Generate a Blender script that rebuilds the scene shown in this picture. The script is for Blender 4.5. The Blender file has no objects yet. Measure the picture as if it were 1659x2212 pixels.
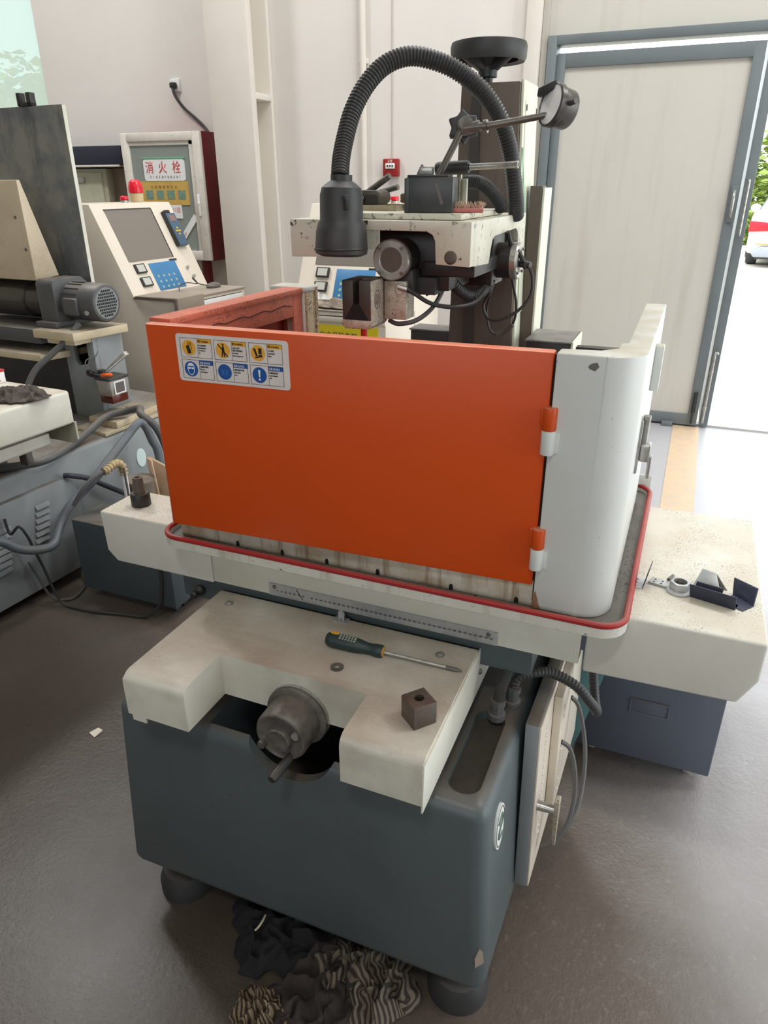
import bpy, bmesh, math, random
from mathutils import Vector, Matrix, noise
random.seed(7)
S = bpy.context.scene
COL = S.collection
R = math.radians

# ------------------------------------------------------------------ camera
def setup_camera():
    c = bpy.data.cameras.new('camera'); o = bpy.data.objects.new('camera', c); COL.objects.link(o)
    yaw, pit, rol = R(22.6118), R(24.8212), R(-0.2052)
    fw = Vector((-math.sin(yaw)*math.cos(pit), math.cos(yaw)*math.cos(pit), -math.sin(pit)))
    r = Vector((math.cos(yaw), math.sin(yaw), 0)); u = r.cross(fw)
    r2 = r*math.cos(rol)+u*math.sin(rol); u2 = -r*math.sin(rol)+u*math.cos(rol)
    m = Matrix((r2, u2, -fw)).transposed().to_4x4(); m.translation = (0.67088, -1.05526, 1.48877)
    o.matrix_world = m
    c.sensor_fit = 'VERTICAL'; c.sensor_height = 36; c.sensor_width = 27
    c.lens = 36*1535.434/2212; c.clip_start = .02; c.clip_end = 300
    S.camera = o
setup_camera()

# ------------------------------------------------------------------ world, lamps, exposure
S.view_settings.view_transform = 'Standard'; S.view_settings.look = 'None'
S.view_settings.gamma = 1; S.view_settings.use_curve_mapping = False
S.view_settings.exposure = 0.12
W = bpy.data.worlds.new('overcast_sky'); S.world = W; W.use_nodes = True
wb = W.node_tree.nodes['Background']
wb.inputs['Color'].default_value = (.90, .955, 1, 1); wb.inputs['Strength'].default_value = 3.8
S.cycles.max_bounces = 8; S.cycles.diffuse_bounces = 5; S.cycles.glossy_bounces = 4; S.cycles.transmission_bounces = 6
S.cycles.caustics_reflective = False; S.cycles.caustics_refractive = False
S.cycles.sample_clamp_indirect = 6

def area(name, loc, rot, sx, sy, power, col=(1, 1, 1), portal=False):
    l = bpy.data.lights.new(name, 'AREA'); l.shape = 'RECTANGLE'; l.size = sx; l.size_y = sy
    l.energy = power; l.color = col
    if portal: l.cycles.is_portal = True
    o = bpy.data.objects.new(name, l); COL.objects.link(o); o.location = loc; o.rotation_euler = rot
    return o
# portals only guide the sampling of the sky through the room's openings, the rear one added
area('gate_portal', (6.0, 1.0, 1.9), (0, R(90), 0), 3.8, 5.0, 1, portal=True)
area('door_portal', (2.6, 4.03, 1.1), (R(-90), 0, 0), 3.4, 2.2, 1, portal=True)
area('window_portal', (-5.0, 4.03, 2.3), (R(-90), 0, 0), 1.4, 2.2, 1, portal=True)
area('skylight_portal', (2.4, 1.9, 5.35), (0, 0, 0), 5.0, 1.6, 1, portal=True)
area('skylight_portal', (-3.0, 2.7, 5.35), (0, 0, 0), 5.0, 1.4, 1, portal=True)
area('rear_fill_portal', (.6, -5.03, 2.55), (R(90), 0, 0), 4.6, 1.1, 1, portal=True)  # unseen rear opening, added as frontal fill
# added fill lamps high above the room, outside the frame
for x, y, w in ((-3.4, 1.6, 60), (.2, 2.4, 45), (3.0, 1.4, 45), (.9, -2.6, 40)):
    area('ceiling_fill_light', (x, y, 4.9), (0, 0, 0), .5, .5, w, (1, .97, .93))

# ------------------------------------------------------------------ materials
MATS = {}
def rgb(r, g, b):
    f = lambda c: c/12.92/255 if c <= 10 else ((c/255+.055)/1.055)**2.4
    return (f(r), f(g), f(b), 1)
def paint(name, col, rough=.5, metal=0.0, stain=None, sa=.4, ss=5.0, sth=(.42, .72), speck=None, st=.66, sps=130.0, dust=None, da=.7, ds=9.0,
          spktop=False, streak=0.0, streakcol=None, streakaxis=(22, 22, 1.6), bump=.0, bscale=60.0, spec=.5, tint=None):
    if name in MATS: return MATS[name]
    m = bpy.data.materials.new(name); MATS[name] = m; m.use_nodes = True
    N, K = m.node_tree.nodes, m.node_tree.links; b = N['Principled BSDF']
    b.inputs['Roughness'].default_value = rough; b.inputs['Metallic'].default_value = metal
    b.inputs['Specular IOR Level'].default_value = spec
    tc = N.new('ShaderNodeTexCoord'); src = tc.outputs['Object']
    cur = None
    rg = N.new('ShaderNodeRGB'); rg.outputs[0].default_value = col; cur = rg.outputs[0]
    def noisef(scale, lo, hi, detail=5.0, vec=None):
        n = N.new('ShaderNodeTexNoise'); n.inputs['Scale'].default_value = scale; n.inputs['Detail'].default_value = detail
        n.inputs['Roughness'].default_value = .62
        K.new(vec or src, n.inputs['Vector'])
        r = N.new('ShaderNodeMapRange'); r.inputs['From Min'].default_value = lo; r.inputs['From Max'].default_value = hi
        K.new(n.outputs['Fac'], r.inputs['Value']); return r.outputs['Result']
    def mul(a, f):
        x = N.new('ShaderNodeMath'); x.operation = 'MULTIPLY'; K.new(a, x.inputs[0])
        if isinstance(f, float): x.inputs[1].default_value = f
        else: K.new(f, x.inputs[1])
        return x.outputs[0]
    def mix(fac, c2):
        nonlocal cur
        x = N.new('ShaderNodeMix'); x.data_type = 'RGBA'; K.new(fac, x.inputs[0]); K.new(cur, x.inputs[6]); x.inputs[7].default_value = c2
        cur = x.outputs[2]
    if stain: mix(mul(noisef(ss, sth[0], sth[1]), float(sa)), stain)
    if streak:
        mp = N.new('ShaderNodeMapping'); K.new(src, mp.inputs['Vector']); mp.inputs['Scale'].default_value = streakaxis
        mix(mul(noisef(1.0, .52, .74, 4.0, mp.outputs['Vector']), float(streak)), streakcol)
    if speck: 
        f = mul(noisef(sps, st, st+.05, 2.0), noisef(ss*1.7, .40, .62))
        if not spktop: mix(f, speck)
    if dust:
        g = N.new('ShaderNodeNewGeometry'); s = N.new('ShaderNodeSeparateXYZ'); K.new(g.outputs['Normal'], s.inputs[0])
        r = N.new('ShaderNodeMapRange'); r.inputs['From Min'].default_value = .6; r.inputs['From Max'].default_value = .95
        K.new(s.outputs['Z'], r.inputs['Value'])
        if speck and spktop:
            rf = N.new('ShaderNodeMapRange'); rf.inputs['To Min'].default_value = .12; K.new(r.outputs['Result'], rf.inputs['Value'])
            top_speck = mul(f, rf.outputs['Result'])
        mix(mul(mul(r.outputs['Result'], noisef(ds, .2, .62)), float(da)), dust)
    if speck and spktop: mix(top_speck, speck)
    K.new(cur, b.inputs['Base Color'])
    if bump:
        n = N.new('ShaderNodeTexNoise'); n.inputs['Scale'].default_value = bscale; n.inputs['Detail'].default_value = 4; K.new(src, n.inputs['Vector'])
        bp = N.new('ShaderNodeBump'); bp.inputs['Strength'].default_value = bump; bp.inputs['Distance'].default_value = .004
        K.new(n.outputs['Fac'], bp.inputs['Height']); K.new(bp.outputs['Normal'], b.inputs['Normal'])
    return m

DUST = rgb(170, 155, 136); DARKDUST = rgb(120, 106, 92); DIRT = rgb(70, 62, 52)
cream = paint('cream_machine_paint', rgb(220, 220, 208), .45, stain=rgb(194, 190, 172), sa=.45, ss=7, speck=rgb(84, 74, 60), st=.70, sps=170, dust=rgb(190, 176, 156), da=.9, ds=14, bump=.05, bscale=300)
creamtop = paint('dusty_cream_cover', rgb(218, 217, 204), .5, stain=rgb(192, 186, 168), sa=.45, ss=6, speck=rgb(130, 112, 94), st=.62, sps=300, spktop=True, dust=rgb(176, 164, 148), da=.97, ds=5, streak=.7, streakcol=rgb(150, 138, 122), streakaxis=(3, 16, 3), bump=.12, bscale=380)
rusttop = paint('rust_speckled_cream', rgb(218, 218, 208), .55, stain=rgb(200, 196, 182), sa=.5, ss=8, speck=rgb(116, 92, 70), st=.585, sps=330, spktop=True, dust=rgb(204, 193, 174), da=.85, ds=8, bump=.05, bscale=260)
white = paint('white_guard_paint', rgb(216, 220, 216), .38, stain=rgb(200, 200, 192), sa=.35, ss=5, speck=rgb(96, 86, 70), st=.72, sps=110, dust=rgb(186, 178, 158), da=.9, ds=18)
orange = paint('orange_door_paint', rgb(210, 76, 8), .40, stain=rgb(202, 76, 20), sa=.5, ss=4, speck=rgb(120, 56, 26), st=.75, sps=90, dust=rgb(206, 140, 112), da=.9, ds=12)
salmon = paint('rusted_orange_inside', rgb(206, 110, 84), .6, stain=rgb(170, 92, 70), sa=.5, ss=9, speck=rgb(104, 48, 34), st=.55, sps=330, dust=rgb(180, 104, 84), da=.5, bump=.2, bscale=200)
darkred = paint('dark_red_recess', rgb(140, 40, 24), .6, stain=rgb(100, 34, 26), sa=.6)
gray = paint('blue_gray_machine_paint', rgb(82, 92, 94), .42, stain=rgb(72, 81, 82), sa=.6, ss=5, speck=rgb(60, 56, 50), st=.70, sps=120, dust=rgb(104, 93, 82), da=.94, ds=6, bump=.05, bscale=140)
graylight = paint('light_blue_gray_paint', rgb(142, 148, 150), .45, stain=rgb(122, 126, 126), sa=.5, ss=5, dust=rgb(112, 100, 88), da=.95, ds=6, speck=rgb(80, 72, 62), st=.70)
graydark = paint('dark_slate_box_paint', rgb(98, 106, 120), .42, stain=rgb(84, 92, 104), sa=.5, ss=4, dust=rgb(112, 98, 82), da=.95, ds=5)
teal = paint('teal_metal', rgb(84, 124, 128), .45, stain=rgb(64, 100, 106), sa=.5, dust=rgb(140, 140, 128), da=.7)
beige = paint('beige_cabinet_paint', rgb(222, 212, 196), .45, stain=rgb(206, 194, 174), sa=.4, ss=3, dust=rgb(186, 172, 152), da=.8)
iron = paint('oily_cast_iron', rgb(120, 117, 111), .42, .4, stain=rgb(60, 54, 48), sa=.7, ss=40, speck=rgb(130, 122, 110), st=.66, sps=200, bump=.15, bscale=300)
steel = paint('worn_steel', rgb(188, 187, 182), .30, .6, stain=rgb(120, 114, 104), sa=.6, ss=50, bump=.05, bscale=200)
dsteel = paint('dirty_light_steel', rgb(196, 188, 172), .5, .35, stain=rgb(130, 116, 96), sa=.7, ss=40, speck=rgb(60, 48, 38), st=.58, sps=260, bump=.12, bscale=300)
zinc = paint('zinc_plate', rgb(186, 188, 188), .38, .35, stain=rgb(150, 150, 150), sa=.5, ss=40)
black = paint('black_metal', rgb(42, 42, 42), .45, stain=rgb(58, 54, 50), sa=.7, ss=20, dust=rgb(90, 82, 72), da=.7)
navyblack = paint('dark_blue_black_plastic', rgb(40, 46, 66), .5, stain=rgb(52, 54, 68), sa=.5, ss=60)
rubber = paint('black_plastic', rgb(52, 53, 54), .48, stain=rgb(66, 64, 60), sa=.5, ss=14, dust=rgb(96, 90, 82), da=.6)
brown = paint('oily_brown_casting', rgb(92, 82, 74), .55, stain=rgb(112, 98, 86), sa=.6, ss=6, streak=.4, streakcol=rgb(64, 56, 50))
slot_m = paint('dark_hole', rgb(18, 16, 14), .8)
redrub = paint('red_rubber_trim', rgb(168, 24, 30), .5, stain=rgb(120, 30, 30), sa=.5, ss=16, dust=rgb(150, 104, 88), da=.75, ds=7)
stickerw = paint('white_label', rgb(226, 218, 214), .4, stain=rgb(200, 190, 184), sa=.4, ss=30)
ink = paint('black_print', rgb(34, 30, 30), .5); yel = paint('amber_print', rgb(234, 172, 60), .45); blu = paint('blue_print', rgb(28, 84, 158), .45)
whi = paint('white_print', rgb(236, 236, 236), .45); redp = paint('red_print', rgb(206, 62, 64), .5)
hose = paint('gray_hose_rubber', rgb(84, 86, 88), .5, stain=rgb(104, 96, 86), sa=.6, ss=16, dust=rgb(118, 106, 92), da=.7)
bluehose = paint('blue_gray_hose', rgb(94, 102, 109), .45, stain=rgb(96, 94, 90), sa=.75, ss=7)
trough_m = paint('greasy_dust', rgb(78, 70, 62), .6, stain=rgb(48, 44, 40), sa=.8, ss=9, bump=.1)
chipstain = paint('tray_floor_scale', rgb(112, 108, 102), .55, stain=rgb(88, 82, 76), sa=.7, ss=12, speck=rgb(40, 36, 32), st=.57, sps=200)
boardm = paint('stained_white_board', rgb(208, 202, 186), .5, stain=rgb(170, 150, 120), sa=.8, ss=14, sth=(.40, .62), streak=1.0, streakcol=rgb(122, 88, 58), streakaxis=(52, 52, 5))

def glassmat(name, col, rough=.05, alpha=.25):
    m = bpy.data.materials.new(name); m.use_nodes = True; b = m.node_tree.nodes['Principled BSDF']
    b.inputs['Base Color'].default_value = col; b.inputs['Roughness'].default_value = rough; b.inputs['Alpha'].default_value = alpha
    return m

# ------------------------------------------------------------------ mesh helpers
class B:
    """collects shapes into one bmesh"""
    def __init__(s): s.bm = bmesh.new()
    def _add(s, t, bev=0, seg=2, ang=25):
        if bev > 0:
            bmesh.ops.recalc_face_normals(t, faces=t.faces); t.normal_update()
            es = [e for e in t.edges if len(e.link_faces) == 2 and e.calc_face_angle(0) > R(ang)]
            if es: bmesh.ops.bevel(t, geom=es, offset=bev, segments=seg, profile=.5, affect='EDGES', clamp_overlap=True)
        bmesh.ops.recalc_face_normals(t, faces=t.faces)
        me = bpy.data.meshes.new('t'); t.to_mesh(me); s.bm.from_mesh(me); bpy.data.meshes.remove(me); t.free(); return s
    def box(s, x0, x1, y0, y1, z0, z1, bev=0, seg=2, M=None):
        t = bmesh.new(); bmesh.ops.create_cube(t, size=1)
        for v in t.verts:
            v.co = Vector((x0+(v.co.x+.5)*(x1-x0), y0+(v.co.y+.5)*(y1-y0), z0+(v.co.z+.5)*(z1-z0)))
        if M: bmesh.ops.transform(t, matrix=M, verts=t.verts)
        return s._add(t, bev, seg)
    def hexa(s, bot, top, bev=0, seg=2):
        t = bmesh.new(); a = [t.verts.new(p) for p in bot]; b = [t.verts.new(p) for p in top]; n = len(a)
        t.faces.new(a[::-1]); t.faces.new(b)
        for i in range(n): t.faces.new((a[i], a[(i+1) % n], b[(i+1) % n], b[i]))
        return s._add(t, bev, seg)
    def prism(s, pts, axis, a, b, bev=0, seg=2, M=None, ang=25):
        """pts 2D; axis z: (x,y), y: (x,z), x: (y,z); extruded from a to b"""
        f = {'z': lambda p, c: (p[0], p[1], c), 'y': lambda p, c: (p[0], c, p[1]), 'x': lambda p, c: (c, p[0], p[1])}[axis]
        t = bmesh.new(); A = [t.verts.new(f(p, a)) for p in pts]; C = [t.verts.new(f(p, b)) for p in pts]; n = len(A)
        t.faces.new(A[::-1]); t.faces.new(C)
        for i in range(n): t.faces.new((A[i], A[(i+1) % n], C[(i+1) % n], C[i]))
        if M: bmesh.ops.transform(t, matrix=M, verts=t.verts)
        return s._add(t, bev, seg, ang)
    def cyl(s, p0, p1, r0, r1=None, n=24, bev=0, caps=True):
        p0, p1 = Vector(p0), Vector(p1); d = p1-p0; t = bmesh.new()
        bmesh.ops.create_cone(t, cap_ends=caps, segments=n, radius1=r0, radius2=r0 if r1 is None else r1, depth=d.length)
        M = Matrix.Translation((p0+p1)/2) @ d.to_track_quat('Z', 'Y').to_matrix().to_4x4()
        bmesh.ops.transform(t, matrix=M, verts=t.verts); return s._add(t, bev, 2, 50)
    def lathe(s, prof, p0, axis=(0, 0, 1), n=32, smooth=True):
        """prof: (radius, height along axis)"""
        q = Vector(axis).to_track_quat('Z', 'Y').to_matrix().to_4x4(); M = Matrix.Translation(p0) @ q
        t = bmesh.new(); rings = []
        for r, h in prof:
            if r < 1e-6: rings.append([t.verts.new(M @ Vector((0, 0, h)))])
            else: rings.append([t.verts.new(M @ Vector((r*math.cos(2*math.pi*i/n), r*math.sin(2*math.pi*i/n), h))) for i in range(n)])
        for a, b in zip(rings, rings[1:]):
            for i in range(n):
                j = (i+1) % n
                if len(a) == 1 and len(b) == 1: continue
                if len(a) == 1: t.faces.new((a[0], b[j], b[i]))
                elif len(b) == 1: t.faces.new((a[i], a[j], b[0]))
                else: t.faces.new((a[i], a[j], b[j], b[i]))
        return s._add(t)
    def tube(s, pts, r, n=12, sub=6, ribs=0, ribd=.12, closed=False, caps=True):
        P = spline(pts, sub, closed) if sub > 1 else [Vector(p) for p in pts]
        rad = lambda i: r
        if ribs:
            L = [0.0]
            for a, b in zip(P, P[1:]): L.append(L[-1]+(b-a).length)
            tot = L[-1]; m = ribs*4; Q = []; k = 0
            for i in range(m+1):
                d = tot*i/m
                while k < len(L)-2 and L[k+1] < d: k += 1
                f = (d-L[k])/max(1e-9, L[k+1]-L[k]); Q.append(P[k].lerp(P[k+1], f))
            P = Q; rad = lambda i: r*(1-(ribd if i % 4 >= 2 else 0))
        t = bmesh.new(); rings = []; up = Vector((0, 0, 1)); N = len(P); prev = None
        for i, p in enumerate(P):
            d = (P[(i+1) % N]-P[i-1]) if closed else (P[min(i+1, N-1)]-P[max(i-1, 0)])
            d.normalize()
            if prev is None:
                prev = d.orthogonal().normalized()
            prev = (prev-d*prev.dot(d)).normalized(); w = d.cross(prev); rr = rad(i)
            rings.append([t.verts.new(p+(prev*math.cos(2*math.pi*k/n)+w*math.sin(2*math.pi*k/n))*rr) for k in range(n)])
        for i in range(N if closed else N-1):
            a, b = rings[i], rings[(i+1) % N]
            for k in range(n): t.faces.new((a[k], a[(k+1) % n], b[(k+1) % n], b[k]))
        if caps and not closed: t.faces.new(rings[0][::-1]); t.faces.new(rings[-1])
        return s._add(t)
    def sphere(s, c, r, sx=1, sy=1, sz=1, n=16):
        t = bmesh.new(); bmesh.ops.create_uvsphere(t, u_segments=n, v_segments=max(6, n//2), radius=r)
        bmesh.ops.transform(t, matrix=Matrix.Translation(c) @ Matrix.Diagonal((sx, sy, sz, 1)), verts=t.verts); return s._add(t)
    def xform(s, M): bmesh.ops.transform(s.bm, matrix=M, verts=s.bm.verts); return s

def spline(pts, sub, closed=False):
    P = [Vector(p) for p in pts]; out = []; n = len(P)
    for i in range(n if closed else n-1):
        if closed: a, b, c, d = P[i-1], P[i], P[(i+1) % n], P[(i+2) % n]
        else: a, b, c, d = P[max(i-1, 0)], P[i], P[i+1], P[min(i+2, n-1)]
        for k in range(sub):
            t = k/sub; out.append(.5*((2*b)+(c-a)*t+(2*a-5*b+4*c-d)*t*t+(3*b-a-3*c+d)*t**3))
    if not closed: out.append(P[-1])
    return out
def rrect(x0, x1, y0, y1, r, n=6):
    out = []
    for cx, cy, a0 in ((x1-r, y1-r, 0), (x0+r, y1-r, 90), (x0+r, y0+r, 180), (x1-r, y0+r, 270)):
        for k in range(n+1):
            a = R(a0+90*k/n); out.append((cx+r*math.cos(a), cy+r*math.sin(a)))
    return out
def circ(cx, cy, r, n=24, a0=0, a1=360):
    k = n if a1-a0 >= 360 else n+1
    return [(cx+r*math.cos(R(a0+(a1-a0)*i/n)), cy+r*math.sin(R(a0+(a1-a0)*i/n))) for i in range(k)]

OFF = {}
def cut(b, *cutters):
    """boolean difference: carve the cutters out of the bmesh"""
    me = bpy.data.meshes.new('c'); b.bm.to_mesh(me); o = bpy.data.objects.new('c', me); COL.objects.link(o); tmp = [o]
    for c in cutters:
        mc = bpy.data.meshes.new('k'); c.bm.to_mesh(mc); k = bpy.data.objects.new('k', mc); COL.objects.link(k); tmp.append(k)
        md = o.modifiers.new('d', 'BOOLEAN'); md.operation = 'DIFFERENCE'; md.object = k; md.solver = 'EXACT'
    dg = bpy.context.evaluated_depsgraph_get(); dg.update()
    r = bpy.data.meshes.new_from_object(o.evaluated_get(dg)); b.bm.clear(); b.bm.from_mesh(r)
    for t in tmp:
        m = t.data; bpy.data.objects.remove(t); bpy.data.meshes.remove(m)
    bpy.data.meshes.remove(r); return b
def meshobj(name, me, m, parent):
    o = bpy.data.objects.new(name, me); COL.objects.link(o)
    if m is not None and not me.materials: me.materials.append(m)
    o.parent = parent
    return o
def obj(name, b, m, parent=None, ang=35, label=None):
    bm = b.bm if isinstance(b, B) else b
    me = bpy.data.meshes.new(name)
    if parent is None:
        lo = Vector([min(v.co[i] for v in bm.verts) for i in range(3)]); hi = Vector([max(v.co[i] for v in bm.verts) for i in range(3)])
        c = Vector(((lo.x+hi.x)/2, (lo.y+hi.y)/2, lo.z)); off = c
    else: off = OFF.get(parent.name, Vector())
    if off.length: bmesh.ops.translate(bm, vec=-off, verts=bm.verts)
    bm.to_mesh(me); bm.free()
    for p in me.polygons: p.use_smooth = True
    me.set_sharp_from_angle(angle=R(ang))
    o = meshobj(name, me, m, parent)
    if parent is None: o.location = off
    OFF[o.name] = off
    if label: o['label'] = label
    return o
def thing(name, label, cat, loc=(0, 0, 0), rz=0, group=None):
    """an Empty at the thing's base; with rz the parts are given in its own axes"""
    o = bpy.data.objects.new(name, None); COL.objects.link(o); o.empty_display_size = .05
    o.location = loc; o.rotation_euler = (0, 0, rz); o['label'] = label; o['category'] = cat
    if group: o['group'] = group
    OFF[o.name] = Vector(loc) if rz == 0 else Vector()
    return o
def tag(o, label, cat, group=None, kind=None):
    o['label'] = label; o['category'] = cat
    if group: o['group'] = group
    if kind: o['kind'] = kind
    return o
def struct(name, b, m, parent=None):
    o = obj(name, b, m, parent)
    if parent is None: o['kind'] = 'structure'
    return o
def dup(root, loc, rz=None):
    def cp(o, p):
        c = o.copy(); COL.objects.link(c); c.parent = p
        for ch in list(o.children): cp(ch, c)
        return c
    r = cp(root, None); r.location = loc
    if rz is not None: r.rotation_euler = (0, 0, rz)
    return r
def textmesh(lines, M):
    """lines: (text, x, y, size, sx) left-aligned in the plane's own x,y; returned as B in the frame M"""
    b = B()
    for txt, x, y, size, sx in lines:
        cu = bpy.data.curves.new('t', 'FONT'); cu.body = txt; cu.size = size; cu.resolution_u = 2; cu.extrude = .0002; cu.fill_mode = 'FRONT'
        o = bpy.data.objects.new('t', cu); COL.objects.link(o)
        dg = bpy.context.evaluated_depsgraph_get(); dg.update()
        me = bpy.data.meshes.new_from_object(o.evaluated_get(dg), depsgraph=dg)
        me.transform(M @ Matrix.Translation((x, y, .0006)) @ Matrix.Diagonal((sx, 1, 1, 1)))
        b.bm.from_mesh(me); bpy.data.objects.remove(o); bpy.data.curves.remove(cu); bpy.data.meshes.remove(me)
    return b
def plane_frame(o, x, y):
    """frame with origin o, x axis, y axis"""
    x, y = Vector(x).normalized(), Vector(y).normalized(); z = x.cross(y).normalized(); y = z.cross(x)
    m = Matrix((x, y, z)).transposed().to_4x4(); m.translation = o; return m

# ================================================================== THE ROOM
def concrete(name, c1, c2, c3, rough, bump, sc, grit, zones=None):
    m = bpy.data.materials.new(name); m.use_nodes = True; N, K = m.node_tree.nodes, m.node_tree.links; b = N['Principled BSDF']
    tc = N.new('ShaderNodeTexCoord'); src = tc.outputs['Object']
    def no(s, d=6, r=.6):
        n = N.new('ShaderNodeTexNoise'); n.inputs['Scale'].default_value = s; n.inputs['Detail'].default_value = d; n.inputs['Roughness'].default_value = r
        K.new(src, n.inputs['Vector']); return n.outputs['Fac']
    def rmp(f, a, c, t0=0., t1=1.):
        r = N.new('ShaderNodeMapRange'); r.inputs['From Min'].default_value = a; r.inputs['From Max'].default_value = c
        r.inputs['To Min'].default_value = t0; r.inputs['To Max'].default_value = t1; K.new(f, r.inputs['Value']); return r.outputs['Result']
    def mix(f, a, c):
        x = N.new('ShaderNodeMix'); x.data_type = 'RGBA'; K.new(f, x.inputs[0])
        if isinstance(a, tuple): x.inputs[6].default_value = a
        else: K.new(a, x.inputs[6])
        x.inputs[7].default_value = c; return x.outputs[2]
    c = mix(rmp(no(1.1), .38, .64), c1, c2); c = mix(rmp(no(grit, 3), .60, .70, 0, .55), c, c3)
    c = mix(rmp(no(4.5), .55, .75, 0, .5), c, c2)
    def addn(a, f):
        x = N.new('ShaderNodeMath'); x.operation = 'MULTIPLY_ADD'; K.new(f, x.inputs[0]); x.inputs[1].default_value = .9; K.new(a, x.inputs[2]); return x.outputs[0]
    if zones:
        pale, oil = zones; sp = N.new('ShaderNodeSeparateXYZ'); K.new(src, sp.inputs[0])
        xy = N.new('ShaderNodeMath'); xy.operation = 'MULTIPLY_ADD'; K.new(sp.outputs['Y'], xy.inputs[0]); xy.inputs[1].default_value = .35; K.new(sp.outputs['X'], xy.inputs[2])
        c = mix(rmp(addn(xy.outputs[0], no(1.7)), 1.75, 2.6, 0, 1), c, pale)        # paler concrete on the door side, tone raised to stand in for daylight glare
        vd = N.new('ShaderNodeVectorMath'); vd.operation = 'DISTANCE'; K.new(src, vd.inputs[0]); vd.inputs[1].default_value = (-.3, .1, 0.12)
        c = mix(rmp(addn(vd.outputs['Value'], no(2.2)), 2.2, 1.0, 0, .9), c, oil)           # oil stain round the machines, darkened further to stand in for shade
    K.new(c, b.inputs['Base Color'])
    K.new(rmp(no(2.3), .35, .7, rough-.1, rough+.12), b.inputs['Roughness'])
    if zones: b.inputs['Coat Weight'].default_value = .18; b.inputs['Coat Roughness'].default_value = .28
    bp = N.new('ShaderNodeBump'); bp.inputs['Strength'].default_value = bump; bp.inputs['Distance'].default_value = .006
    K.new(no(sc, 5, .7), bp.inputs['Height']); K.new(bp.outputs['Normal'], b.inputs['Normal']); return m
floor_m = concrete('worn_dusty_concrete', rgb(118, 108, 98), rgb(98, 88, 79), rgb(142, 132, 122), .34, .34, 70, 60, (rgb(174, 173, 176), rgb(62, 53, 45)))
ground_m = concrete('pale_concrete_yard', rgb(214, 204, 190), rgb(196, 188, 174), rgb(224, 216, 204), .8, .3, 9, 20)
wall_m = paint('white_plaster', rgb(228, 223, 217), .75, stain=rgb(214, 208, 203), sa=.4, ss=1.3, bump=.1, bscale=24)
sand_m = paint('streaked_sandwich_panel', rgb(206, 202, 192), .5, stain=rgb(194, 190, 182), sa=.4, ss=1.2, streak=.4, streakcol=rgb(176, 170, 156), streakaxis=(9, 9, .7))
frame_m = paint('gray_door_frame_paint', rgb(112, 120, 122), .45, stain=rgb(96, 102, 104), sa=.4, ss=4)
bluegray_steel = paint('white_column_paint', rgb(226, 220, 210), .6, stain=rgb(208, 202, 192), sa=.4, ss=3)

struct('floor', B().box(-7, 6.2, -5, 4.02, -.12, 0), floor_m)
struct('trim_4', B().box(-7, 6.2, 3.985, 4.06, -.10, .012), paint('pale_threshold', rgb(186, 184, 178), .5))
b = B().box(-7.15, -5.75, 3.97, 4.17, 0, 5.4).box(-5.75, -4.33, 3.97, 4.17, 0, 1.25).box(-5.75, -4.33, 3.97, 4.17, 3.35, 5.4).box(-4.33, -.386, 3.97, 4.17, 0, 5.4)
wb_ = struct('wall_back', b, wall_m)
b = B().box(-.386, -.335, 3.97, 4.05, 0, 5.4).box(-.335, 4.3, 3.97, 4.05, 2.28, 5.4).box(4.3, 6.2, 3.97, 4.05, 0, 5.4)
struct('wall_panel', b, sand_m)
struct('wall_left', B().box(-7.15, -7, -5, 3.97, 0, 5.4), wall_m)
struct('wall_front', B().box(-7.15, -1.7, -5.15, -5, 0, 5.4).box(2.9, 6.2, -5.15, -5, 0, 5.4).box(-1.7, 2.9, -5.15, -5, 0, 2.0).box(-1.7, 2.9, -5.15, -5, 3.1, 5.4), paint('dull_gray_wall', rgb(128, 124, 118), .8))  # opening added out of view to let in frontal fill light
struct('wall_right', B().box(6, 6.15, -5, -1.5, 0, 5.4).box(6, 6.15, 3.5, 3.97, 0, 5.4).box(6, 6.15, -1.5, 3.5, 3.8, 5.4), wall_m)
# ceiling with two openings for the skylights
b = B().box(-7.15, 6.15, -5.15, 1.1, 5.4, 5.5).box(-7.15, -5.5, 1.1, 4.1, 5.4, 5.5).box(-5.5, 6.15, 3.4, 4.1, 5.4, 5.5).box(-.5, -.1, 1.1, 3.4, 5.4, 5.5)
b.box(4.9, 6.15, 1.1, 3.4, 5.4, 5.5).box(-.1, 4.9, 2.7, 3.4, 5.4, 5.5).box(-5.5, -.5, 1.1, 2.0, 5.4, 5.5)
struct('ceiling', b, wall_m)
struct('ground', B().box(-40, 60, 4.06, 90, -.2, -.06).box(6.2, 60, -40, 4.06, -.2, -.06), ground_m)

# window high in the back wall at the left, dusty pane
wf = struct('window_1', B().box(-5.75, -4.33, 4.06, 4.10, 1.25, 1.31).box(-5.75, -4.33, 4.06, 4.10, 3.29, 3.35).box(-5.75, -5.69, 4.06, 4.10, 1.31, 3.29).box(-4.39, -4.33, 4.06, 4.10, 1.31, 3.29), paint('white_window_frame', rgb(222, 226, 224), .5))
gm = bpy.data.materials.new('dusty_pane'); gm.use_nodes = True
N, K = gm.node_tree.nodes, gm.node_tree.links
t_ = N.new('ShaderNodeBsdfTransparent'); t_.inputs[0].default_value = (.42, .48, .47, 1)
l_ = N.new('ShaderNodeBsdfTranslucent'); l_.inputs[0].default_value = (.62, .65, .60, 1)
mx = N.new('ShaderNodeMixShader'); mx.inputs[0].default_value = .45
K.new(t_.outputs[0], mx.inputs[1]); K.new(l_.outputs[0], mx.inputs[2]); K.new(mx.outputs[0], N['Material Output'].inputs['Surface'])
obj('pane', B().box(-5.69, -4.39, 4.075, 4.085, 1.31, 3.29), gm, wf)

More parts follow.
